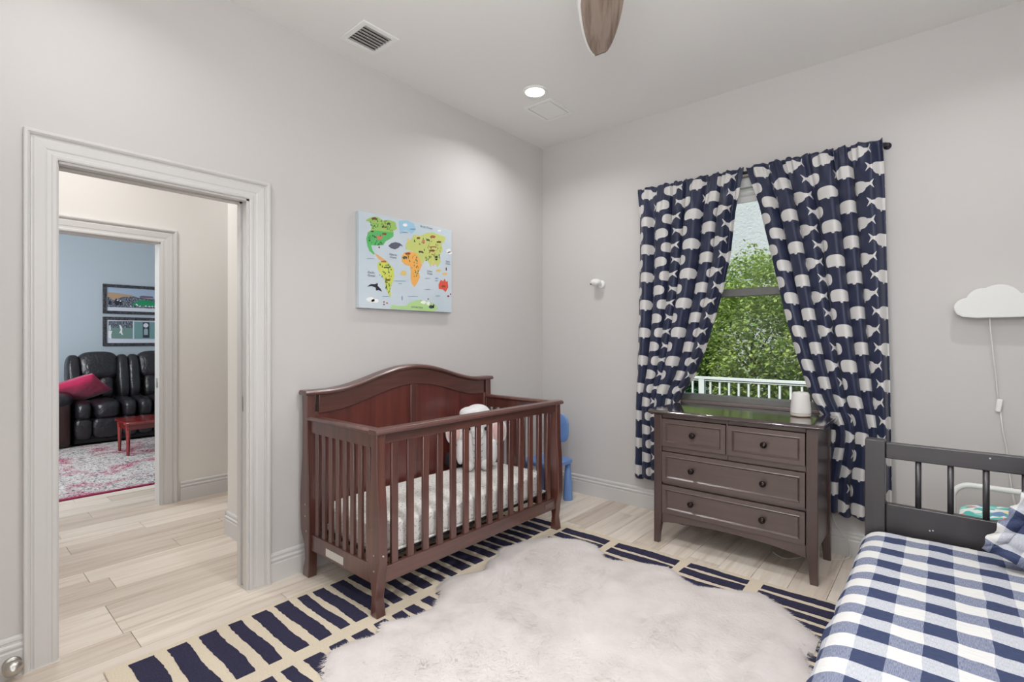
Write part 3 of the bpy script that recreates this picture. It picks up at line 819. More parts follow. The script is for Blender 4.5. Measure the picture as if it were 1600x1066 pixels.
for k in (2, 4, 6, 8):
    c0 = trk[k]; r_ = .043 - .0016 * k + .0015
    MB().tube([c0 + fdir * (r_ * math.cos(t)) + sdir * (r_ * math.sin(t)) + Vector((0, 0, -.02 * math.cos(t) + .01)) for t in [(-1.1 + .22 * j) for j in range(11)]], .0022, 6).build('seam', M['crease'], tk)
for s_ in (-1, 1):
    Rm = Matrix.Rotation(math.atan2(sdir.y, sdir.x), 3, 'Z')
    c0 = TC + sdir * (.155 * s_) + Vector((0, 0, .25)) - fdir * .01
    ear = MB().puff(c0, (.062, .018, .088), 2.3, 12, Rm).build('ear', M['plush'], toy, smooth=True)
    inn = MB().puff(c0 + fdir * .010 + sdir * (.004 * s_), (.045, .014, .068), 2.3, 10, Rm).build('ear_lining', M['pink'], ear, smooth=True)
    inn['label'] = 'pink ear lining'
    c1 = TC + sdir * (.115 * s_) + fdir * .045 + Vector((0, 0, .12))
    MB().puff(c1, (.030, .036, .085), 2.2, 10, Rm).build('arm', M['plush'], toy, smooth=True)
    c2 = TC + sdir * (.06 * s_) + fdir * .085 + Vector((0, 0, .035))
    MB().puff(c2, (.038, .06, .035), 2.2, 10, Rm).build('foot', M['plush'], toy, smooth=True)
pf((.0, -.055, .39), (.07, .085, .045), 2.2, 10).build('hood_fold', M['plush'], toy, smooth=True)
ck = thing('black_cushion', (.18, -1.05, .412), 'black cushion half hidden behind the plush toy in the crib', 'cushion')
MB().puff((.15, -1.09, .475), (.040, .215, .060), 4, 10).build('cover', M['black'], ck, smooth=True)
MB().tube([(.15, -1.29, .475), (.15, -1.30, .475)], .02, 8).build('zip_end', M['black'], ck)

# blue child's chair behind the crib
kc = thing('child_chair', (.31, -.33, 0), 'blue plastic child chair with cone legs between the crib and the corner', 'chair')
MB().puff((.31, -.34, .322), (.165, .16, .024), 5, 14).build('seat', M['blue_plastic'], kc, smooth=True)
for (x, y) in ((.19, -.45), (.43, -.45), (.19, -.225), (.43, -.225)):
    MB().lathe([(0, 0), (.038, 0), (.040, .008), (.022, .30), (.0, .305)], (x, y, 0), 24).build('leg', M['blue_plastic'], kc, smooth=True)
MB().puff((.295, -.20, .575), (.125, .017, .12), 3.2, 16).build('backrest', M['blue_plastic'], kc, smooth=True)
MB().prism([(.26, .32), (.33, .32), (.323, .48), (.267, .48)], 1, -.212, -.186).build('back_post', M['blue_plastic'], kc, .008)

# ================================================================== dresser
DR = (1.8, -.34, 0)
dr = thing('dresser', DR, 'espresso brown four-drawer dresser with round knobs under the window', 'dresser')
FX0, FX1, FY, BY = 1.336, 2.262, -.560, -.135
def leg(x0, x1, y0, y1, sx, sy):
    """square leg that tapers and kicks out a little at the foot"""
    mb = MB(); rings = [(.0, .017, .001), (.06, .014, 0), (.17, 0, 0), (.835, 0, 0)]
    for (z, tp, kick) in rings:
        ax0, ax1 = (x0, x1 - tp) if sx < 0 else (x0 + tp, x1)
        ay0, ay1 = (y0, y1 - tp) if sy < 0 else (y0 + tp, y1)
        kx, ky = sx * kick * (1 if z < .03 else .2), sy * kick * (1 if z < .03 else .2)
        mb.v += [(ax0 + kx, ay0 + ky, z), (ax1 + kx, ay0 + ky, z), (ax1 + kx, ay1 + ky, z), (ax0 + kx, ay1 + ky, z)]
    for k in range(3):
        for i in range(4): j = (i + 1) % 4; mb.f.append((k * 4 + i, k * 4 + j, k * 4 + 4 + j, k * 4 + 4 + i))
    mb.f += [(3, 2, 1, 0), (12, 13, 14, 15)]
    return mb.build('leg', M['dresser_v'], dr, .003)
for (x0, x1, sx) in ((FX0, FX0 + .052, -1), (FX1 - .056, FX1, 1)):
    leg(x0, x1, FY - .004, FY + .045, sx, -1); leg(x0, x1, BY - .045, BY, sx, 1)
DX0, DX1 = FX0 + .052, FX1 - .058
tp = MB()
tp.prism([(FY - .030, .838), (FY - .034, .843), (FY - .034, .850), (FY - .026, .855), (FY - .022, .862), (BY + .01, .862), (BY + .01, .838)], 0, FX0 - .030, FX1 + .032)
tp.build('top', M['dresser_top'], dr, .004)
MB().box(FX0 + .012, FX0 + .030, FY + .04, BY - .04, .17, .838).build('side_panel', M['dresser_v'], dr, .002)
MB().box(FX1 - .030, FX1 - .012, FY + .04, BY - .04, .17, .838).build('side_panel', M['dresser_v'], dr, .002)
MB().box(FX0 + .03, FX1 - .03, BY - .02, BY - .012, .17, .838).build('back_panel', M['dresser'], dr)
fr = MB().box(DX0, DX1, FY + .012, FY + .035, .811, .838).box(DX0, DX1, FY + .012, FY + .035, .597, .629).box(DX0, DX1, FY + .012, FY + .035, .384, .400).box(1.788, 1.797, FY + .004, FY + .035, .60, .83)
fr.build('face_frame', M['dresser'], dr, .002)
MB().box(DX0 - .01, DX1 + .01, FY + .036, BY - .03, .178, .200).build('bottom_board', M['dresser'], dr)
ap = [(DX0, .200), (DX1, .200), (DX1, .132)] + [(DX1 + (DX0 - DX1) * t, .132 + .034 * math.sin(PI * t) ** .7) for t in [k / 20 for k in range(1, 20)]] + [(DX0, .132)]
MB().prism(ap, 1, FY + .006, FY + .026).build('apron', M['dresser'], dr, .002)
def drawer(x0, x1, z0, z1, knobs):
    g = .003; x0 += g; x1 -= g; z0 += g; z1 -= g
    y = FY
    d = MB().box(x0, x1, y + .006, y + .03, z0, z1)
    # raised edge band, sloped moulding, recessed field
    def ringf(a, b, ya, yb):
        o = len(d.v)
        for (e, yy) in ((a, ya), (b, yb)):
            d.v += [(x0 + e, yy, z0 + e), (x1 - e, yy, z0 + e), (x1 - e, yy, z1 - e), (x0 + e, yy, z1 - e)]
        for i in range(4): j = (i + 1) % 4; d.f.append((o + i, o + j, o + 4 + j, o + 4 + i))
    ringf(0, .0, y + .006, y - .004); ringf(0, .024, y - .004, y - .004); ringf(.024, .028, y - .004, y - .0065); ringf(.028, .036, y - .0065, y + .003)
    o = len(d.v); e = .036
    d.v += [(x0 + e, y + .003, z0 + e), (x1 - e, y + .003, z0 + e), (x1 - e, y + .003, z1 - e), (x0 + e, y + .003, z1 - e)]; d.f.append((o, o + 1, o + 2, o + 3))
    db = d.build('drawer', M['dresser'], dr)
    for kx in knobs:
        kz = (z0 + z1) / 2 + (.0 if z1 > .7 else .0)
        MB().lathe([(0, -.030), (.010, -.0295), (.0165, -.026), (.0185, -.020), (.016, -.014), (.009, -.010), (.0085, -.002), (.013, .0), (.013, .004), (0, .004)], (kx, y + .001, kz), 24, 1).build('knob', M['knob'], db, smooth=True)
drawer(DX0, 1.789, .629, .811, [1.590]); drawer(1.796, DX1, .629, .811, [1.998])
drawer(DX0, DX1, .400, .597, [1.583, 1.993]); drawer(DX0, DX1, .200, .384, [1.580, 1.989])

spk = thing('smart_speaker', (2.128, -.283, .863), 'light grey tapered tabletop speaker standing on the dresser near the right curtain', 'speaker')
MB().lathe([(.0, .018), (.0545, .018), (.0545, .024), (.0535, .05), (.045, .128), (.042, .138), (.036, .143), (0, .144)], (2.128, -.283, .863), 36).build('cover', M['speaker'], spk, smooth=True)
MB().lathe([(.0, 0), (.046, 0), (.052, .004), (.0545, .018), (.0, .018)], (2.128, -.283, .863), 36).build('base', M['speaker_base'], spk, smooth=True)

# ================================================================== curtains
def interp(tab, z):
    tab = sorted(tab)
    if z <= tab[0][0]: return tab[0][1]
    for (z0, x0), (z1, x1) in zip(tab, tab[1:]):
        if z0 <= z <= z1: return x0 + (x1 - x0) * (z - z0) / (z1 - z0)
    return tab[-1][1]
def curtain(label, left_tab, right_tab, zt, zb_fn, nf, phase, width, grp, ybase):
    NU, NV = 260, 150
    mb = MB(); mb.uv = []
    for j in range(NV + 1):
        t = j / NV
        for i in range(NU + 1):
            s_ = i / NU
            zb = zb_fn(s_)
            z = zt + (zb - zt) * t
            xl, xr = interp(left_tab, z), interp(right_tab, z)
            wloc = xr - xl
            # folds: grow from the gathered heading, deepen where the cloth is drawn in
            amp = .006 + .024 * min(1, t / .12) * (1 + .25 * math.sin(3 * t + phase))
            amp *= min(1.25, .85 + .3 * (.8 / max(wloc, .2) - 1))
            warp = s_ + .022 * math.sin(2 * PI * s_ * 2.3 + phase) + .008 * math.sin(5 * t + s_ * 9)
            ph = 2 * PI * nf * warp + phase
            sw_ = math.sin(ph + .5 * math.sin(ph))
            y = ybase + amp * sw_ + .28 * amp * math.sin(.43 * ph + 1)
            x = xl + wloc * s_ + .55 * amp * math.cos(ph) * min(1, 8 * s_ * (1 - s_))
            if t < .012:   # ruffled header above the rod
                z += .006 * math.sin(ph * 1.3) + .004 * math.sin(ph * 2.9)
            gat = max(0, 1 - t / .10)
            y += .010 * gat * math.sin(3.1 * ph + 2) * (1 if t > .004 else 0)
            x += .004 * gat * math.cos(3.1 * ph)
            y = min(y, -.050)
            mb.v.append((x, y, z)); mb.uv.append((s_ * width, z + .004 * math.sin(ph)))
    for j in range(NV):
        for i in range(NU):
            a_ = j * (NU + 1) + i; mb.f.append((a_, a_ + NU + 1, a_ + NU + 2, a_ + 1))
    o = mb.build('cloth', M['whale'], grp, smooth=True)
    sm = o.modifiers.new('thick', 'SOLIDIFY'); sm.thickness = .0015
    return o
def ybase_drop(z): return 0.0
zt = 2.472
LL = [(2.5, .985), (1.96, .985), (1.47, .975), (.974, .96), (.30, .94), (.2, .94)]
LR = [(2.5, 1.755), (2.446, 1.747), (2.188, 1.698), (1.888, 1.665), (1.651, 1.614), (1.454, 1.558), (1.23, 1.491), (1.05, 1.42), (.95, 1.35), (.88, 1.315), (.80, 1.30), (.6, 1.33), (.25, 1.36)]
RL = [(2.5, 1.765), (2.439, 1.779), (2.205, 1.847), (1.945, 1.904), (1.691, 1.957), (1.442, 2.009), (1.199, 2.071), (.963, 2.141), (.87, 2.19), (.812, 2.216), (.75, 2.226), (.656, 2.216), (.453, 2.175), (.297, 2.170), (.2, 2.17)]
RR = [(2.5, 2.506), (2.384, 2.510), (1.795, 2.523), (1.065, 2.538), (.412, 2.546), (.2, 2.55)]
cl = thing('curtain', (1.36, -.09, .26), 'navy curtain panel printed with white whales, hanging left of the window', 'curtain', 'whale print curtains')
curtain('l', LL, LR, zt, lambda s_: .255 + .012 * math.sin(s_ * 30), 6.2, .6, 1.12, cl, -.084)
cr_ = thing('curtain', (2.17, -.09, .28), 'navy curtain panel printed with white whales, hanging right of the window behind the dresser end', 'curtain', 'whale print curtains')
curtain('r', RL, RR, zt, lambda s_: .30 - .035 * math.sin(min(1, s_ / .5) * PI * .5) + .01 * math.sin(s_ * 26), 6.0, 2.2, 1.15, cr_, -.084)
rod = thing('curtain_rod', (1.75, -.04, 2.44), 'dark curtain rod with bent end showing past the top of the right curtain', 'curtain rod')
def bend(x0, sgn): return [(x0 - sgn * .03 * math.cos(t) * 1.0, -.040 + .03 - .03 * math.sin(t) - .0, 2.447) for t in [k / 6 * PI / 2 for k in range(7)]]
MB().tube([(.99, -.001, 2.447), (.99, -.022, 2.447), (.998, -.034, 2.447), (1.012, -.040, 2.447), (2.50, -.055, 2.447), (2.517, -.046, 2.447), (2.522, -.030, 2.447), (2.522, -.001, 2.447)], .0105, 14).build('rod', M['rod'], rod, smooth=True)
for x in (.99, 2.522):
    MB().lathe([(0, -.001), (.02, -.001), (.02, -.006), (0, -.006)], (x, 0, 2.447), 20, 1).build('bracket', M['rod'], rod, smooth=True)

# ================================================================== daybed
BZ = .51
db = thing('daybed', (3.03, -1.9, 0), 'black-brown wooden daybed with spindle end panel at the right side', 'bed')
HY_ = -.950
MB().box(2.507, 2.578, HY_ - .03, HY_ + .03, .008, .884).build('post', M['bed_v'], db, .003)
MB().box(3.43, 3.50, HY_ - .03, HY_ + .03, .008, .884).build('post', M['bed_v'], db, .003)
MB().box(2.578, 3.43, HY_ - .012, HY_ + .022, .806, .874).build('top_rail', M['bed'], db, .004)
MB().box(2.578, 3.43, HY_ - .012, HY_ + .022, .475, .612).build('lower_rail', M['bed'], db, .004)
for x in (2.688, 2.790, 2.895, 3.003, 3.108, 3.214, 3.32):
    MB().tube([(x, HY_ + .005, .606), (x, HY_ + .005, .812)], .0105, 16).build('spindle', M['bed_v'], db, smooth=True)
for (x, z) in ((2.905, .856), (2.725, .530), (2.735, .533)):
    MB().lathe([(0, -.001), (.003, -.001), (.003, .001), (0, .001)], (x, HY_ - .0128, z), 8, 1).build('putty_dot', M['bolt_hole'], db)
for x0 in (2.507, 3.43):
    MB().box(x0, x0 + .07, -2.97, -2.91, .008, .70).build('post', M['bed_v'], db, .003)
MB().box(2.52, 2.55, -2.91, HY_ - .03, .20, .34).build('side_rail', M['bed_v'], db, .003)
MB().box(3.455, 3.485, -2.91, HY_ - .03, .20, .34).build('side_rail', M['bed_v'], db, .003)
MB().box(2.577, 3.43, -2.96, -2.93, .2, .6).build('foot_board', M['bed'], db, .003)
dm = tag(MB().puff((3.005, -1.94, .41), (.44, .95, .075), 8, 16).build('mattress', plain('mattress_ticking', (230, 228, 222), .9), smooth=True, org=(3.005, -1.94, .335)), 'white mattress hidden under the gingham coverlet on the daybed', 'mattress')
# coverlet: draped sheet with its own fold relief
cv = MB(); cv.uv = []
def cov_profile():
    pts = []  # (x, z, arclen)
    R_ = .075; xl, xr = 2.506, 3.50
    prof = [(xl - .045, .10), (xl - .036, .20), (xl - .026, .30), (xl - .016, .38), (xl - .006, .43)]
    for k in range(1, 9):
        t = k / 8 * PI / 2; prof.append((xl - .006 + R_ * (1 - math.cos(t)), .435 + R_ * math.sin(t)))
    for k in range(1, 40): prof.append((xl + R_ + (xr - xl - 2 * R_) * k / 39, .51))
    for k in range(1, 9):
        t = k / 8 * PI / 2; prof.append((xr - R_ + R_ * math.sin(t), .51 - R_ * (1 - math.cos(t))))
    prof += [(xr, .30), (xr + .01, .10)]
    # resample
    out = []
    for (a_, b_) in zip(prof, prof[1:]):
        L = math.hypot(b_[0] - a_[0], b_[1] - a_[1]); n_ = max(1, int(L / .015))
        for k in range(n_): out.append((a_[0] + (b_[0] - a_[0]) * k / n_, a_[1] + (b_[1] - a_[1]) * k / n_))
    out.append(prof[-1]); return out
cp = cov_profile(); NYc = 130; yA, yB = -.995, -2.90
al = 0; arc = [0]
for a_, b_ in zip(cp, cp[1:]): al += math.hypot(b_[0] - a_[0], b_[1] - a_[1]); arc.append(al)
# arc length at the crest so stripes register with x on the flat top
ref = next(i for i, p_ in enumerate(cp) if p_[0] > 2.60 and p_[1] > .5)
for j in range(NYc + 1):
    y = yA + (yB - yA) * j / NYc
    for i, (x, z) in enumerate(cp):
        q_ = Vector((x * 1, y * 1, z))
        dz = mnoise.noise(Vector((x * 4, y * 5, 1))) * .006 + mnoise.noise(Vector((x * 14, y * 6, 2))) * .0035 + mnoise.noise(Vector((x * 40, y * 34, 5))) * .0016
        dx = mnoise.noise(Vector((z * 5, y * 7, 4))) * .012 if z < .47 else 0
        side = -1 if x < 3 else 1
        zz = z + dz
        if j < 3: zz -= (3 - j) * .004
        cv.v.append((x + dx * side, y + (mnoise.noise(Vector((x * 9, 0, 8))) * .008 if j == 0 else 0), zz))
        cv.uv.append((arc[i] - arc[ref], y - yA))
W_ = len(cp)
for j in range(NYc):
    for i in range(W_ - 1):
        a_ = j * W_ + i; cv.f.append((a_, a_ + 1, a_ + W_ + 1, a_ + W_))
co_ = cv.build('coverlet', M['plaid'], smooth=True, org=(3.0, -1.94, .10))
b_ = co_.modifiers.new('thick', 'SOLIDIFY'); b_.thickness = .006; b_.offset = 1
tag(co_, 'navy and white gingham quilted coverlet spread over the daybed', 'coverlet')

# pillow with a ruffled flange, leaning on the end panel
pil = thing('pillow', (3.22, -1.12, .515), 'gingham pillow with ruffled edge leaning at the head of the daybed', 'pillow')
def pillow_mesh(c, w_, h_, th, R_, n_=26, flange=.0, pinch=.06):
    mb = MB(); mb.uv = []
    for side in (1, -1):
        for j in range(n_ + 1):
            for i in range(n_ + 1):
                u, v_ = 2 * i / n_ - 1, 2 * j / n_ - 1
                t = (max(0, 1 - u * u) ** .5) * (max(0, 1 - v_ * v_) ** .5)
                t = t ** .7
                px = u * w_ / 2 * (1 - pinch * (1 - abs(u)) * 0 - pinch * (abs(v_) ** 2) * 0) ; py = v_ * h_ / 2
                px *= 1 - pinch * (1 - v_ * v_) * abs(u) * .0; 
                bulge = t * th / 2 + mnoise.noise(Vector((u * 2, v_ * 2, side))) * .012 * t
                p_ = R_ @ Vector((px * (1 - pinch * (1 - abs(v_)) ** 1 * abs(u) ** 2), side * bulge, py * (1 - pinch * (1 - abs(u)) * abs(v_) ** 2)))
                mb.v.append(Vector(c) + p_); mb.uv.append((px, py))
    K = (n_ + 1) ** 2
    for s_ in range(2):
        for j in range(n_):
            for i in range(n_):
                a_ = s_ * K + j * (n_ + 1) + i; q4 = (a_, a_ + 1, a_ + n_ + 2, a_ + n_ + 1)
                mb.f.append(q4 if s_ == 1 else q4[::-1])
    return mb
PR = Matrix.Rotation(math.radians(-28), 3, 'X') @ Matrix.Rotation(math.radians(24), 3, 'Y')
pc = Vector((2.935, -1.19, .60)) + PR @ Vector((.29, 0, .20))
pm0 = pillow_mesh(pc, .58, .40, .14, PR); pm0.v = [(p_[0], p_[1], max(p_[2], .520)) for p_ in pm0.v]
pm0.build('case', M['plaid_p'], pil, smooth=True)
fl_ = MB(); fl_.uv = []
n_ = 200; pw, ph_ = .58, .40
for i in range(n_):
    t = i / n_ * 4; k = int(t); f_ = t - k
    cor = [(-1, -1), (1, -1), (1, 1), (-1, 1), (-1, -1)]
    a_, b2 = cor[k], cor[k + 1]; u = a_[0] + (b2[0] - a_[0]) * f_; v_ = a_[1] + (b2[1] - a_[1]) * f_
    for (e, wv) in ((0.0, 0), (1.0, 1)):
        px = u * (pw / 2 + .052 * e) ; py = v_ * (ph_ / 2 + .052 * e)
        if abs(u) == 1 or True:
            px *= (1 - .06 * (1 - abs(v_)) * u * u) if e == 0 else (1 - .06 * (1 - abs(v_)) * u * u)
            py *= (1 - .06 * (1 - abs(u)) * v_ * v_)
        rz = .013 * math.sin(i * .95) * wv
        px += .006 * math.sin(i * .95 + 1) * wv
        fl_.v.append(pc + PR @ Vector((px, rz, py))); fl_.uv.append((px, py))
for i in range(n_):
    a_ = 2 * i; b2 = 2 * ((i + 1) % n_); fl_.f.append((a_, b2, b2 + 1, a_ + 1))
zmin = .518
fl_.v = [(p_[0], p_[1], max(p_[2], zmin)) for p_ in fl_.v]
f_ = fl_.build('ruffle', M['plaid_p'], pil, smooth=True)
s2 = f_.modifiers.new('thick', 'SOLIDIFY'); s2.thickness = .003

# small white metal bed behind the daybed
wb = thing('toddler_bed', (3.15, -.45, 0), 'small white tubular metal bed between the daybed and the window wall', 'bed')
def arch_tube(y, z1, x0=2.805, x1=3.50):
    r_ = .07; pts = [(x0, y, .0), (x0, y, z1 - r_)]
    pts += [(x0 + r_ * (1 - math.cos(t)), y, z1 - r_ + r_ * math.sin(t)) for t in [k / 8 * PI / 2 for k in range(1, 9)]]
    pts += [(x1 - r_ + r_ * math.sin(t), y, z1 - r_ * (1 - math.cos(t))) for t in [k / 8 * PI / 2 for k in range(0, 9)]]
    pts += [(x1, y, 0)]
    return MB().tube(pts, .0135, 14)
arch_tube(-.30, .598).build('head_frame', M['white'], wb, smooth=True)
arch_tube(-.80, .38).build('foot_frame', M['white'], wb, smooth=True)
for x in (2.82, 3.485): MB().tube([(x, -.30, .30), (x, -.80, .30)], .011, 10).build('side_rail', M['white'], wb, smooth=True)
wm = tag(MB().puff((3.152, -.55, .40), (.32, .235, .07), 6, 14).build('mattress', plain('white_cotton', (228, 226, 222), .9), smooth=True, org=(3.152, -.55, .31)), 'thin white mattress on the small white metal bed', 'mattress')
qt = tag(MB().puff((3.152, -.555, .508), (.33, .235, .040), 3, 18, fn=lambda p: p + Vector((0, 0, mnoise.noise(p * 8) * .02))).build('quilt', M['quilt'], smooth=True, org=(3.152, -.555, .468)), 'white quilt with teal and pink print on the small white bed', 'quilt')

# cloud lamp with its cord
cloud = thing('cloud_lamp', (3.09, -.04, 1.42), 'white cloud-shaped wall lamp with hanging cord on the right of the window wall', 'lamp')
circ = [(2.862, 1.487, .054), (2.958, 1.500, .098), (3.09, 1.50, .098 + .0), (3.19, 1.485, .075), (2.93, 1.52, .07)]
circ = [(2.858, 1.486, .050), (2.952, 1.500, .098), (3.065, 1.470, .090), (3.190, 1.485, .110), (3.30, 1.47, .055)]
circ = [(2.862, 1.485, .052), (2.925, 1.520, .066), (2.985, 1.512, .088), (3.10, 1.475, .082), (3.19, 1.49, .10), (3.285, 1.46, .055)]
def hgt(x):
    z = 1.435
    for cx_, cz_, r_ in circ:
        if abs(x - cx_) < r_: z = max(z, cz_ + math.sqrt(r_ * r_ - (x - cx_) ** 2))
    return z
xs = [2.811 + (3.338 - 2.811) * (.5 - .5 * math.cos(PI * k / 110)) for k in range(111)]
top_ = [(x, hgt(x)) for x in xs]; top_[0] = (2.811, 1.482); top_[-1] = (3.339, 1.462)
poly = [(2.822, 1.452), (2.845, 1.437), (2.9, 1.430), (3.28, 1.430), (3.325, 1.438)][::-1] + top_
cm = MB().prism(poly, 1, -.080, -.022).build('shade', M['lamp_white'], cloud, .012, seg=4)
MB().prism([(x * .94 + 3.075 * .06, z * .94 + 1.5 * .06) for x, z in poly], 1, -.024, -.001).build('wall_plate', M['white'], cloud)
pc_ = [at(px, py, 1, c) for px, py, c in ((1546.5, 497, -.05), (1548, 520, -.045), (1551, 545, -.035), (1555, 580, -.02), (1558, 610, -.016), (1561, 632, -.014))]
MB().tube(pc_, .0030, 8).build('cord', M['cord'], cloud, smooth=True)
a_ = at(1561, 634, 1, -.014)
sw = MB().box(-.011, .011, -.008, .008, -.034, .034); Rt = Matrix.Rotation(.12, 3, 'Y')
sw.v = [tuple(Rt @ Vector(p_) + a_) for p_ in sw.v]; sw.build('switch', M['white'], cloud, .004)
pc_ = [at(px, py, 1, c) for px, py, c in ((1563, 642, -.014), (1567, 675, -.012), (1573, 700, -.012), (1576, 730, -.012), (1580, 760, -.02), (1588, 800, -.05))] + [Vector((3.06, -.03, .2)), Vector((3.08, -.03, .05))]
MB().tube(pc_, .0030, 8).build('cord', M['cord'], cloud, smooth=True)

# baby monitor on the wall near the corner
mo = thing('baby_monitor', (.60, 0, 1.78), 'small white round camera mounted on the wall between crib and curtain', 'camera')
MB().lathe([(0, -.012), (.028, -.016), (.033, -.008), (.033, 0), (0, 0)], (.615, -.0005, 1.775), 24, 1).build('mount', M['white'], mo, smooth=True)
MB().tube([(.615, -.008, 1.775), (.605, -.035, 1.782)], .010, 12).build('arm', M['white'], mo, smooth=True)
hd2 = MB().puff((.590, -.055, 1.790), (.043, .036, .028), 2.3, 14).build('head', M['white'], mo, smooth=True)
MB().puff((.562, -.072, 1.777), (.014, .010, .008), 2, 8).build('lens', M['black'], hd2, smooth=True)

# spherical door stop at the foot of the left wall
dsn = thing('door_stop', (.02, -3.435, .055), 'brushed nickel round door stop on the baseboard left of the doorway', 'door stop')
MB().lathe([(0, .0165), (.026, .0165), (.028, .020), (.024, .024), (0, .024)], (0, -3.438, .056), 28, 0).build('flange', M['nickel'], dsn, smooth=True)
MB().lathe([(0, .022), (.014, .024), (.016, .036), (.026, .046), (.031, .058), (.028, .070), (.016, .079), (0, .081)], (0, -3.438, .056), 28, 0).build('dome', M['nickel'], dsn, smooth=True)

# loose white cable by the dresser
cb = [at(1207, 862, 2, .02), at(1215, 868, 2, .008), at(1228, 873, 2, .004), at(1245, 872, 2, .004), at(1262, 868, 2, .004), at(1285, 872, 2, .004), at(1305, 875, 2, .004), at(1325, 872, 2, .004), at(1329, 862, 1, -.03), at(1325, 845, 1, -.022), at(1312, 828, 1, -.022), at(1303, 812, 1, -.024), at(1298, 790, 1, -.022)]
def smooth_path(pts, k=6):
    out = []
    P_ = [pts[0]] + list(pts) + [pts[-1]]
    for i in range(1, len(P_) - 2):
        for j in range(k):
            t = j / k; a0, a1, a2, a3 = P_[i - 1], P_[i], P_[i + 1], P_[i + 2]
            out.append(.5 * ((2 * a1) + (a2 - a0) * t + (2 * a0 - 5 * a1 + 4 * a2 - a3) * t * t + (3 * a1 - a0 - 3 * a2 + a3) * t ** 3))
    out.append(pts[-1]); return out
tag(MB().tube(smooth_path(cb), .0022, 8).build('cable', M['cord'], smooth=True, org=(2.1, -.3, 0)), 'thin white cable running along the floor under the dresser to the baseboard', 'cable')

# ================================================================== wall art: illustrated world map on canvas
art = thing('map_canvas', (.0, -1.54, 1.51), 'canvas print of an illustrated animal world map hanging above the crib', 'picture')
AY0, AY1, AZ0, AZ1 = -1.922, -1.150, 1.514, 2.116
a = Mat('canvas_blue_grey', rough=.8); v = a.coord('World'); a.color(a.ramp(a.noise(v, 3, 2), [(.3, srgb(192, 206, 214)), (.7, srgb(206, 216, 222))])); a.bump(a.noise(v, 900, 1), .2, .001)
MB().box(.002, .036, AY0, AY1, AZ0, AZ1).build('canvas', a.m, art, .002)
# pixel frame of the close view -> position on the canvas
SRC = [(118, 98), (925, 262), (922, 998), (100, 958)]
def art_pt(px, py):
    s_, t_ = .5, .5
    for _ in range(30):
        def Fm(s, t):
            x = (1 - t) * ((1 - s) * SRC[0][0] + s * SRC[1][0]) + t * ((1 - s) * SRC[3][0] + s * SRC[2][0])
            y = (1 - t) * ((1 - s) * SRC[0][1] + s * SRC[1][1]) + t * ((1 - s) * SRC[3][1] + s * SRC[2][1])
            return x, y
        x, y = Fm(s_, t_); s_ += (px - x) / 810; t_ += (py - y - (px - x) * .1) / 800
    return AY0 + (AY1 - AY0) * s_, AZ1 - (AZ1 - AZ0) * t_
layer = [0]
def printed(name, polys, c, dx=None, sub=None):
    layer[0] += 1
    x0 = .0362 + .00004 * layer[0]
    mb = MB()
    for pl_ in polys:
        pp = [art_pt(*p_) for p_ in pl_]
        mb.prism(pp, 0, x0 - .0004, x0)
    key = 'print_%d_%d_%d' % c
    mt_ = bpy.data.materials.get(key) or plain(key, c, .8)
    return mb.build(name, mt_, art)
def blob(cx_, cy_, rx, ry, n_=10, seed=0, jag=.15):
    r_ = random.Random(seed + int(cx_) * 7 + int(cy_))
    return [(cx_ + rx * math.cos(2 * PI * k / n_) * (1 + r_.uniform(-jag, jag)), cy_ + ry * math.sin(2 * PI * k / n_) * (1 + r_.uniform(-jag, jag))) for k in range(n_)]
printed('continent', [[(165, 190), (185, 170), (215, 155), (260, 150), (300, 180), (350, 175), (400, 190), (415, 250), (385, 270), (385, 290), (170, 300), (205, 270), (215, 220), (190, 195)]], (156, 196, 104))
printed('continent', [[(180, 300), (215, 270), (385, 285), (385, 320), (345, 350), (320, 365), (300, 400), (260, 405), (205, 405), (215, 450), (235, 480), (220, 485), (190, 455), (175, 410), (168, 350)]], (96, 186, 108))
printed('continent', [[(225, 470), (260, 490), (330, 545), (320, 565), (260, 525)]], (224, 176, 120))
printed('continent', [[(255, 555), (290, 540), (330, 550), (380, 605), (385, 680), (365, 740), (350, 800), (357, 858), (340, 850), (320, 800), (300, 700), (265, 640), (250, 600)]], (208, 214, 98))
printed('continent', [[(430, 180), (500, 170), (560, 200), (580, 255), (540, 290), (490, 260), (470, 270), (440, 300), (435, 250)]], (160, 200, 222))
printed('continent', [[(485, 430), (495, 370), (540, 340), (560, 300), (620, 310), (680, 280), (740, 280), (862, 320), (850, 360), (820, 380), (830, 440), (800, 480), (810, 540), (780, 590), (765, 570), (735, 535), (710, 590), (690, 540), (660, 520), (640, 560), (600, 530), (570, 460), (520, 440)]], (200, 208, 120))
printed('continent', [[(450, 500), (470, 465), (520, 450), (570, 460), (600, 500), (632, 570), (600, 640), (610, 680), (580, 740), (560, 768), (535, 740), (525, 680), (530, 620), (520, 580), (480, 570), (450, 540)]], (240, 176, 92))
printed('continent', [[(788, 745), (810, 705), (835, 715), (850, 692), (862, 720), (880, 715), (886, 770), (860, 812), (830, 790), (790, 785)]], (222, 90, 70))
printed('continent', [[(345, 962), (360, 930), (400, 938), (480, 940), (520, 905), (610, 880), (700, 900), (770, 935), (780, 965), (730, 988), (600, 978)]], (178, 214, 144))
printed('continent', [blob(790, 620, 26, 12), blob(850, 650, 26, 12), blob(465, 645, 28, 24), blob(740, 560, 12, 18), blob(510, 350, 10, 14)], (226, 196, 120))
printed('cloud', [blob(190, 885, 34, 20), blob(225, 895, 30, 18), blob(890, 445, 28, 18), blob(905, 462, 24, 12), blob(800, 262, 18, 9), blob(485, 215, 22, 14), blob(640, 905, 26, 16), blob(686, 915, 16, 18)], (240, 240, 238))
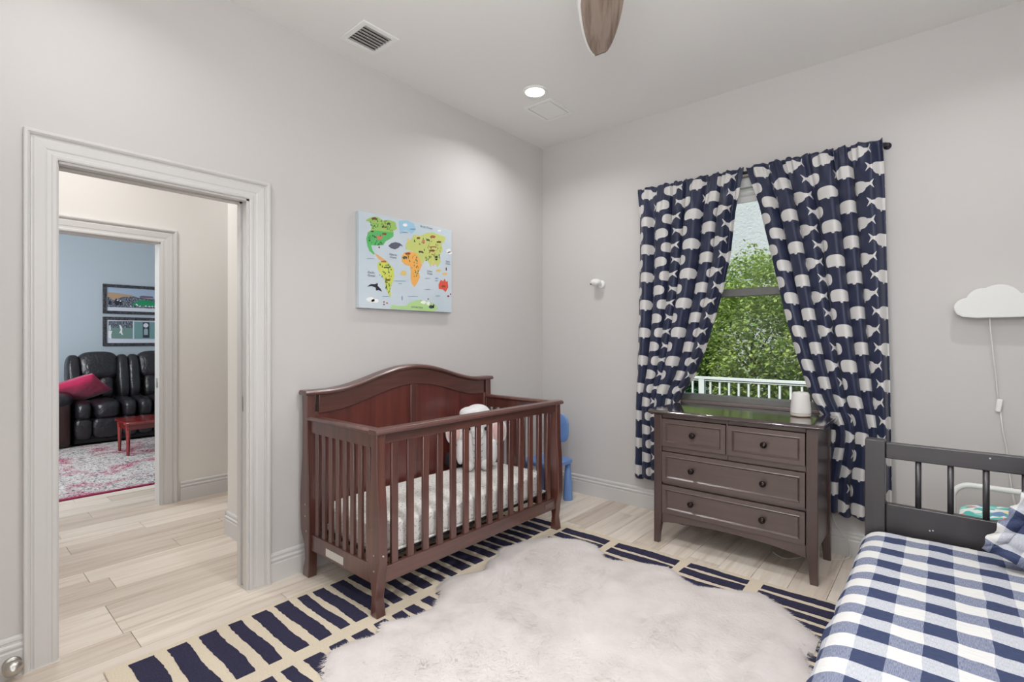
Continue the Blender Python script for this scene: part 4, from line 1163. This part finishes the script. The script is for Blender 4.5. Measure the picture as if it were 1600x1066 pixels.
printed('whale', [[(340, 405), (365, 380), (400, 370), (435, 378), (455, 395), (462, 410), (440, 400), (425, 420), (395, 435), (360, 425)]], (92, 96, 112))
printed('orca', [[(165, 772), (195, 748), (225, 748), (250, 738), (248, 762), (272, 790), (282, 815), (255, 800), (235, 805), (232, 780), (200, 765)]], (38, 40, 50))
ra = random.Random(4)
brown = [(235, 168, 26, 16), (310, 240, 26, 8), (310, 298, 20, 14), (345, 208, 14, 14), (240, 330, 14, 8), (735, 316, 26, 18), (600, 328, 16, 14), (690, 345, 18, 12), (795, 362, 24, 12), (740, 408, 44, 8), (728, 440, 30, 14), (480, 505, 24, 16), (330, 708, 22, 10), (300, 545, 24, 10), (835, 760, 20, 14), (320, 598, 26, 8), (215, 282, 12, 8), (730, 475, 10, 6), (505, 470, 24, 14), (620, 452, 22, 12)]
cb_ = [(122, 78, 60), (176, 112, 66), (150, 84, 52), (88, 92, 80)]
for k, (x, y, rx, ry) in enumerate(brown):
    printed('animal', [blob(x, y, rx, ry * .7, 9, k, .25), [(x - rx * .7, y), (x - rx * .5, y), (x - rx * .5, y + ry), (x - rx * .7, y + ry)], [(x + rx * .4, y), (x + rx * .6, y), (x + rx * .6, y + ry), (x + rx * .4, y + ry)]], cb_[k % 4])
printed('animal', [blob(768, 498, 14, 9), blob(768, 520, 12, 8)], (34, 34, 38))
printed('animal', [blob(715, 945, 22, 16, 9, 3, .3), [(725, 950), (735, 922), (745, 925), (740, 960)], blob(640, 460, 8, 5)], (62, 66, 84))
printed('animal', [blob(865, 607, 6, 16), blob(885, 850, 12, 8), blob(908, 832, 6, 8), blob(296, 905, 7, 6), blob(320, 915, 7, 6), blob(295, 928, 7, 6), blob(685, 876, 6, 6), blob(266, 420, 7, 9)], (160, 50, 60))
printed('animal', [blob(270, 335, 26, 18, 9, 4, .4), blob(645, 362, 16, 18, 9, 4, .3)], (206, 128, 104))
def scatter(n_, boxes, r0, r1):
    out = []
    for _ in range(n_):
        b_ = ra.choice(boxes); x, y = ra.uniform(b_[0], b_[1]), ra.uniform(b_[2], b_[3]); r_ = ra.uniform(r0, r1)
        out.append([(x - r_ * .6, y + r_), (x + r_ * .6, y + r_), (x, y - r_ * 1.4)])
    return out
boxes = [(190, 380, 180, 270), (180, 300, 300, 395), (265, 370, 560, 680), (310, 350, 680, 830), (560, 820, 310, 470), (660, 800, 470, 530), (470, 590, 480, 560), (530, 600, 570, 700)]
printed('trees', scatter(130, boxes, 5, 9), (56, 128, 74))['kind'] = 'stuff'
printed('trees', scatter(60, boxes, 4, 7), (142, 98, 52))['kind'] = 'stuff'
printed('waves', [blob(480, 280, 30, 5, 8), blob(550, 250, 26, 5, 8), blob(435, 716, 54, 2.5, 8), blob(435, 740, 20, 2.5, 8), blob(195, 520, 34, 2.5, 8), blob(545, 853, 56, 2.5, 8), blob(680, 690, 26, 2.5, 8), blob(680, 790, 28, 2.5, 8), blob(780, 848, 26, 2.5, 8), blob(310, 856, 34, 2.5, 8), blob(770, 690, 18, 4, 8), blob(768, 712, 16, 4, 8), blob(448, 870, 5, 22, 8)], (126, 158, 190))
def lettering(txt, px, py, size, c=(70, 74, 90)):
    cu = bpy.data.curves.new('t', 'FONT'); cu.body = txt; cu.size = size; cu.align_x = 'CENTER'; cu.align_y = 'CENTER'; cu.resolution_u = 2; cu.space_line = .9
    o = bpy.data.objects.new('t', cu); COL.objects.link(o)
    dg = bpy.context.evaluated_depsgraph_get(); me = bpy.data.meshes.new_from_object(o.evaluated_get(dg))
    bpy.data.objects.remove(o)
    y, z = art_pt(px, py)
    Mx = Matrix(((0, 0, 1, .0386), (1, 0, 0, y), (0, 1, 0, z), (0, 0, 0, 1)))
    me.transform(Matrix.Translation(-Vector(art.location)) @ Mx)
    me.materials.clear(); key = 'ink'; me.materials.append(bpy.data.materials.get(key) or plain(key, c, .8))
    o = bpy.data.objects.new('lettering', me); COL.objects.link(o); o.parent = art
for t_, x, y, s_ in (('Arctic Ocean', 675, 234, .020), ('Atlantic\nOcean', 378, 495, .020), ('Pacific\nOcean', 200, 660, .020), ('Indian\nOcean', 702, 638, .019), ('Pacific\nOcean', 882, 550, .017), ('ANTARCTICA', 580, 952, .016)):
    lettering(t_, x, y, s_)

# ================================================================== beyond the doorway: far room
sofa = thing('recliner_sofa', (-5.65, -1.7, 0), 'black leather reclining sofa with puffy channelled cushions against the blue wall', 'sofa')
SY = [-2.50, -1.87, -1.24, -.61]
XB, XF = -6.02, -5.17
MB().puff((-5.58, -2.695, .30), (.43, .17, .30), 8, 12).build('arm_panel', plain('dark_brown_leather', (48, 26, 26), .35), sofa, smooth=True)
MB().puff((-5.53, -2.680, .575), (.40, .195, .105), 3, 14).build('armrest', M['leather'], sofa, smooth=True)
for k in range(3):
    y0, y1 = SY[k], SY[k + 1]
    b1, b2 = y0 + .17, y1 - .165
    for (c0, c1, part) in ((y0, b1, 0), (b1, b2, 1), (b2, y1, 0)):
        yc, hh = (c0 + c1) / 2, (c1 - c0) / 2 + .006
        MB().puff((-5.52, yc, .43), (.37, hh, .125), 3.4, 14).build('seat_cushion', M['leather'], sofa, smooth=True)
        MB().puff((-5.28, yc, .215), (.10, hh, .135), 3.4, 12).build('footrest', M['leather'], sofa, smooth=True)
    lean = Matrix.Rotation(math.radians(-12), 3, 'Y')
    MB().puff((-5.80, (b1 + b2) / 2 , .95), (.15, (b2 - b1) / 2 + .075, .20), 3.2, 16, lean).build('back_cushion', M['leather'], sofa, smooth=True)
    for q_ in (0, 1):
        MB().puff((-5.76, b1 + (b2 - b1) * (.25 + .5 * q_), .67), (.15, (b2 - b1) / 4 + .012, .17), 3.2, 12, lean).build('lumbar_cushion', M['leather'], sofa, smooth=True)
    for yc in (y0 + .06, y1 - .06):
        MB().puff((-5.76, yc, .80), (.16, .072, .31), 3.6, 14, lean).build('back_bolster', M['leather'], sofa, smooth=True)
MB().box(-6.02, -5.25, -2.5, -.61, .03, .33).build('base', M['black'], sofa, .02)
MB().puff((-5.58, -.50, .34), (.42, .18, .34), 5, 12).build('armrest', M['leather'], sofa, smooth=True)
def tri_cushion():
    Rp = Matrix.Rotation(math.radians(90), 3, 'Z') @ Matrix.Rotation(math.radians(38), 3, 'X') @ Matrix.Rotation(math.radians(28), 3, 'Y')
    return Rp
cu_ = thing('throw_pillow', (-5.45, -2.38, .60), 'crimson throw pillow lying on the left seat of the black leather sofa', 'pillow')
pm_ = pillow_mesh((-5.50, -2.405, .69), .50, .44, .17, Matrix.Rotation(math.radians(90), 3, 'Z') @ Matrix.Rotation(math.radians(52), 3, 'X') @ Matrix.Rotation(math.radians(-33), 3, 'Y'), 22)
pm_.uv = None; pm_.build('cover', M['crimson'], cu_, smooth=True)

tb = thing('coffee_table', (-4.33, -1.7, 0), 'low red cherry wood coffee table with rounded top standing on the patterned rug', 'table')
poly = []
for (cx_, cy_, a0) in ((-4.14, -2.16, 270), (-4.14, -1.24, 0), (-4.54, -1.24, 90), (-4.54, -2.16, 180)):
    for k in range(7): t = math.radians(a0 + k * 15); poly.append((cx_ + .08 * math.cos(t), cy_ + .08 * math.sin(t)))
MB().prism(poly, 2, .365, .392).build('top', M['cherry'], tb, .006)
MB().box(-4.15, -4.13, -2.2, -1.2, .30, .365).build('apron', M['cherry'], tb).name = 'apron'
MB().box(-4.55, -4.53, -2.2, -1.2, .30, .365).build('apron', M['cherry'], tb)
MB().box(-4.55, -4.13, -2.21, -2.19, .30, .365).build('apron', M['cherry'], tb)
for (x, y) in ((-4.15, -2.195), (-4.53, -2.195), (-4.15, -1.205), (-4.53, -1.205)):
    MB().tube([(x, y, .012), (x, y, .366)], [.016, .026], 4).build('leg', M['cherry'], tb, .003)
fr_ = thing('patterned_rug', (-4.0, -2.0, 0), 'faded grey, cream and maroon oriental rug in front of the leather sofa', 'rug')
MB().box(-5.25, -2.70, -3.9, -.8, .0005, .010).build('pile', M['oriental'], fr_)
MB().box(-2.70, -2.66, -3.94, -.8, .0005, .0105).build('binding', M['maroon'], fr_)['label'] = 'maroon edge binding'
MB().box(-5.25, -2.66, -3.94, -3.9, .0005, .0105).build('binding', M['maroon'], fr_)

a = Mat('distressed_dark_frame', rough=.4); a.color(a.ramp(a.noise(a.coord('World'), 50, 3, .7), [(.4, srgb(28, 28, 34)), (.7, srgb(96, 96, 102))])); M['frame'] = a.m
def picture(z0, z1, label, second):
    y0, y1 = -2.075, -1.18
    o = thing('framed_picture', (-6.1, (y0 + y1) / 2, z0), label, 'picture', 'stadium pictures over the sofa')
    x0, x1 = -6.098, -6.068; w_ = .042
    MB().frame(0, x0, x1, y0, y1, z0, z1, w_).build('frame', M['frame'], o, .004)
    MB().box(-6.098, -6.085, y0 + w_ * .8, y1 - w_ * .8, z0 + w_ * .8, z1 - w_ * .8).build('mat_board', plain('mat_board', (206, 212, 222), .7), o)
    X = -6.084
    n_ = [0]
    def pr_(name, pts, mt_):
        n_[0] += 1
        pp = []
        for (px, py) in pts:
            q_ = at(150 + px / 8.882, 430 + py / 8.882, 0, -6.08); pp.append((q_.y, q_.z))
        return MB().prism(pp, 0, X - .0005, X + .0008 * n_[0]).build(name, mt_, o)
    def c_(c): 
        key = 'photo_%d_%d_%d' % c; return bpy.data.materials.get(key) or plain(key, c, .5)
    if not second:
        pr_('photo_sky', [(160, 165), (1040, 225), (1040, 470), (160, 440)], c_((160, 178, 200)))
        pr_('photo_crowd', [(160, 262), (300, 268), (500, 285), (600, 318), (780, 330), (1040, 345), (1040, 472), (160, 442)], M['crowd'])
        pr_('photo_stand', [(160, 240), (250, 244), (380, 262), (500, 278), (530, 298), (380, 300), (240, 350), (190, 310), (160, 300)], c_((176, 148, 120)))
        pr_('photo_stand', [(605, 295), (640, 285), (790, 298), (800, 322), (610, 318)], c_((112, 96, 112)))
        pr_('photo_field', [(500, 405), (600, 350), (700, 350), (790, 365), (850, 400), (840, 432), (520, 425)], c_((30, 140, 92)))
        for (x, y, r_) in ((290, 380, 50), (190, 380, 34), (345, 390, 26)):
            pr_('photo_player', blob(x, y, r_ * .6, r_, 10, 3, .3), c_((36, 40, 52)))
        for (x, y) in ((300, 350), (340, 360), (560, 408), (575, 420), (610, 432), (690, 432), (740, 436), (780, 436), (820, 436), (480, 430)):
            pr_('photo_player', blob(x, y, 12, 9, 8, 3, .3), c_((222, 226, 230)))
    else:
        pr_('photo_field', [(175, 640), (510, 640), (510, 885), (175, 880)], c_((112, 142, 136)))
        pr_('photo_crowd', [(175, 640), (510, 640), (510, 735), (175, 725)], M['crowd'])
        pr_('photo_trophy_ground', [(530, 645), (865, 655), (865, 885), (530, 885)], c_((112, 150, 150)))
        pr_('photo_case', [(650, 655), (742, 657), (742, 870), (650, 870)], c_((50, 54, 70)))
        pr_('photo_ball', blob(692, 698, 36, 30, 12, 1, .03), c_((214, 220, 222)))
        pr_('photo_trophy', [(666, 760), (680, 742), (704, 742), (720, 760), (720, 830), (666, 830)], c_((150, 172, 176)))
        pr_('photo_player', [(175, 770), (225, 775), (210, 830), (215, 880), (175, 875)], c_((232, 234, 236)))
        pr_('photo_player', [(185, 700), (200, 690), (205, 760), (185, 768)], c_((232, 234, 236)))
        pr_('photo_player', [(320, 690), (345, 700), (365, 745), (360, 790), (375, 830), (355, 825), (340, 800), (320, 810), (345, 760), (335, 735)], c_((236, 238, 240)))
        for x in (900, ): pr_('photo_field', [(885, 655), (1040, 660), (1040, 885), (885, 885)], c_((112, 142, 136)))
    return o
picture(1.676, 2.090, 'upper dark-framed panoramic stadium picture on the blue wall', False)
picture(1.222, 1.632, 'lower dark-framed picture with two sports photos on the blue wall', True)

# ================================================================== outside the window
struct(MB().box(-7, 6, 8.0, 8.3, -.3, 6.5).build('wall_neighbour', M['stucco']))
struct(box(-1.5, 4.5, .3, 3.5, -.25, -.15).build('floor_porch', M['deck']))
rl = thing('porch_railing', (.9, 3.3, 0), 'white wooden balustrade beyond the window', 'railing')
MB().box(-1.4, 3.4, 3.26, 3.34, .770, .805).build('top_rail', M['rail_white'], rl, .004)
MB().box(-1.4, 3.4, 3.275, 3.325, .748, .766).build('under_rail', M['rail_white'], rl)
MB().box(-1.4, 3.4, 3.275, 3.325, -.05, .0).build('bottom_rail', M['rail_white'], rl)
x = -1.35
src = None
while x < 3.35:
    if src is None:
        src = MB().box(x, x + .024, 3.288, 3.312, 0, .75).build('baluster', M['rail_white'], rl); x00 = x
    else: inst(src, rl, (x - x00, 0, 0))
    x += .122
for x in (-1.42, .22, 1.95, 3.4):
    MB().box(x, x + .075, 3.262, 3.338, -.15, .80).build('newel_post', M['rail_white'], rl, .003)
def tree(name, label, cx_, cy_, z0, z1, rad, nl, mat, seed, size=.062, tz=None):
    r_ = random.Random(seed)
    o = thing(name, (cx_, cy_, -.25), label, 'tree' if 'tree' in name else 'shrub')
    tk_ = MB(); tips = []
    tk_.tube([(cx_, cy_, -.25), (cx_ + .05, cy_, .4), (cx_, cy_ + .05, z0 + .5 * (z1 - z0))], [.06, .05, .03], 8)
    for k in range(9):
        a_ = r_.uniform(0, 6.28); zz = z0 + (z1 - z0) * r_.uniform(.1, .8); rr_ = rad * r_.uniform(.5, .95)
        tk_.tube([(cx_, cy_, zz * .5), (cx_ + .5 * rr_ * math.cos(a_), cy_ + .5 * rr_ * math.sin(a_), zz * .8), (cx_ + rr_ * math.cos(a_), cy_ + rr_ * math.sin(a_), zz)], [.018, .011, .004], 6)
    tk_.build('trunk', M['bark'], o)
    V = []; Fc = []
    clumps = []
    for k in range(int(nl / 45)):
        while True:
            p_ = Vector((r_.uniform(-1, 1), r_.uniform(-1, 1), r_.uniform(-1, 1)))
            if .45 < p_.length < 1: break
        zc = (z0 + z1) / 2 + p_.z * (z1 - z0) / 2
        clumps.append(Vector((cx_ + p_.x * rad, cy_ + p_.y * rad, zc)))
    for k in range(nl):
        c_ = clumps[k % len(clumps)]
        p_ = c_ + Vector((r_.gauss(0, .12), r_.gauss(0, .12), r_.gauss(0, .10)))
        a_ = r_.uniform(0, 6.28); tilt = r_.uniform(-.9, .9); L = size * r_.uniform(.7, 1.4); w2 = L * .33
        d = Vector((math.cos(a_) * math.cos(tilt), math.sin(a_) * math.cos(tilt), math.sin(tilt)))
        s_ = d.cross(Vector((r_.uniform(-.5, .5), r_.uniform(-.5, .5), 1))).normalized()
        b_ = len(V); V += [p_, p_ + d * L * .5 + s_ * w2, p_ + d * L, p_ + d * L * .5 - s_ * w2]; Fc.append((b_, b_ + 1, b_ + 2, b_ + 3))
    me = bpy.data.meshes.new('foliage'); me.from_pydata([p_ - Vector(o.location) for p_ in V], [], Fc); me.materials.append(mat)
    f = bpy.data.objects.new('foliage', me); COL.objects.link(f); f.parent = o; f['kind'] = 'stuff'
    return o
tree('leafy_tree', 'bright green leafy tree filling the view through the window', .35, 5.3, -.2, 2.75, 1.35, 40000, M['leaf'], 5)
tree('dark_shrub', 'darker green shrub behind the railing at the left of the window view', -1.15, 4.7, -.25, 1.7, 1.0, 22000, M['leaf_dark'], 6)
tree('garden_shrub', 'lower green shrub right of the leafy tree beyond the railing', 1.9, 5.6, -.25, 1.6, .9, 14000, M['leaf'], 8)
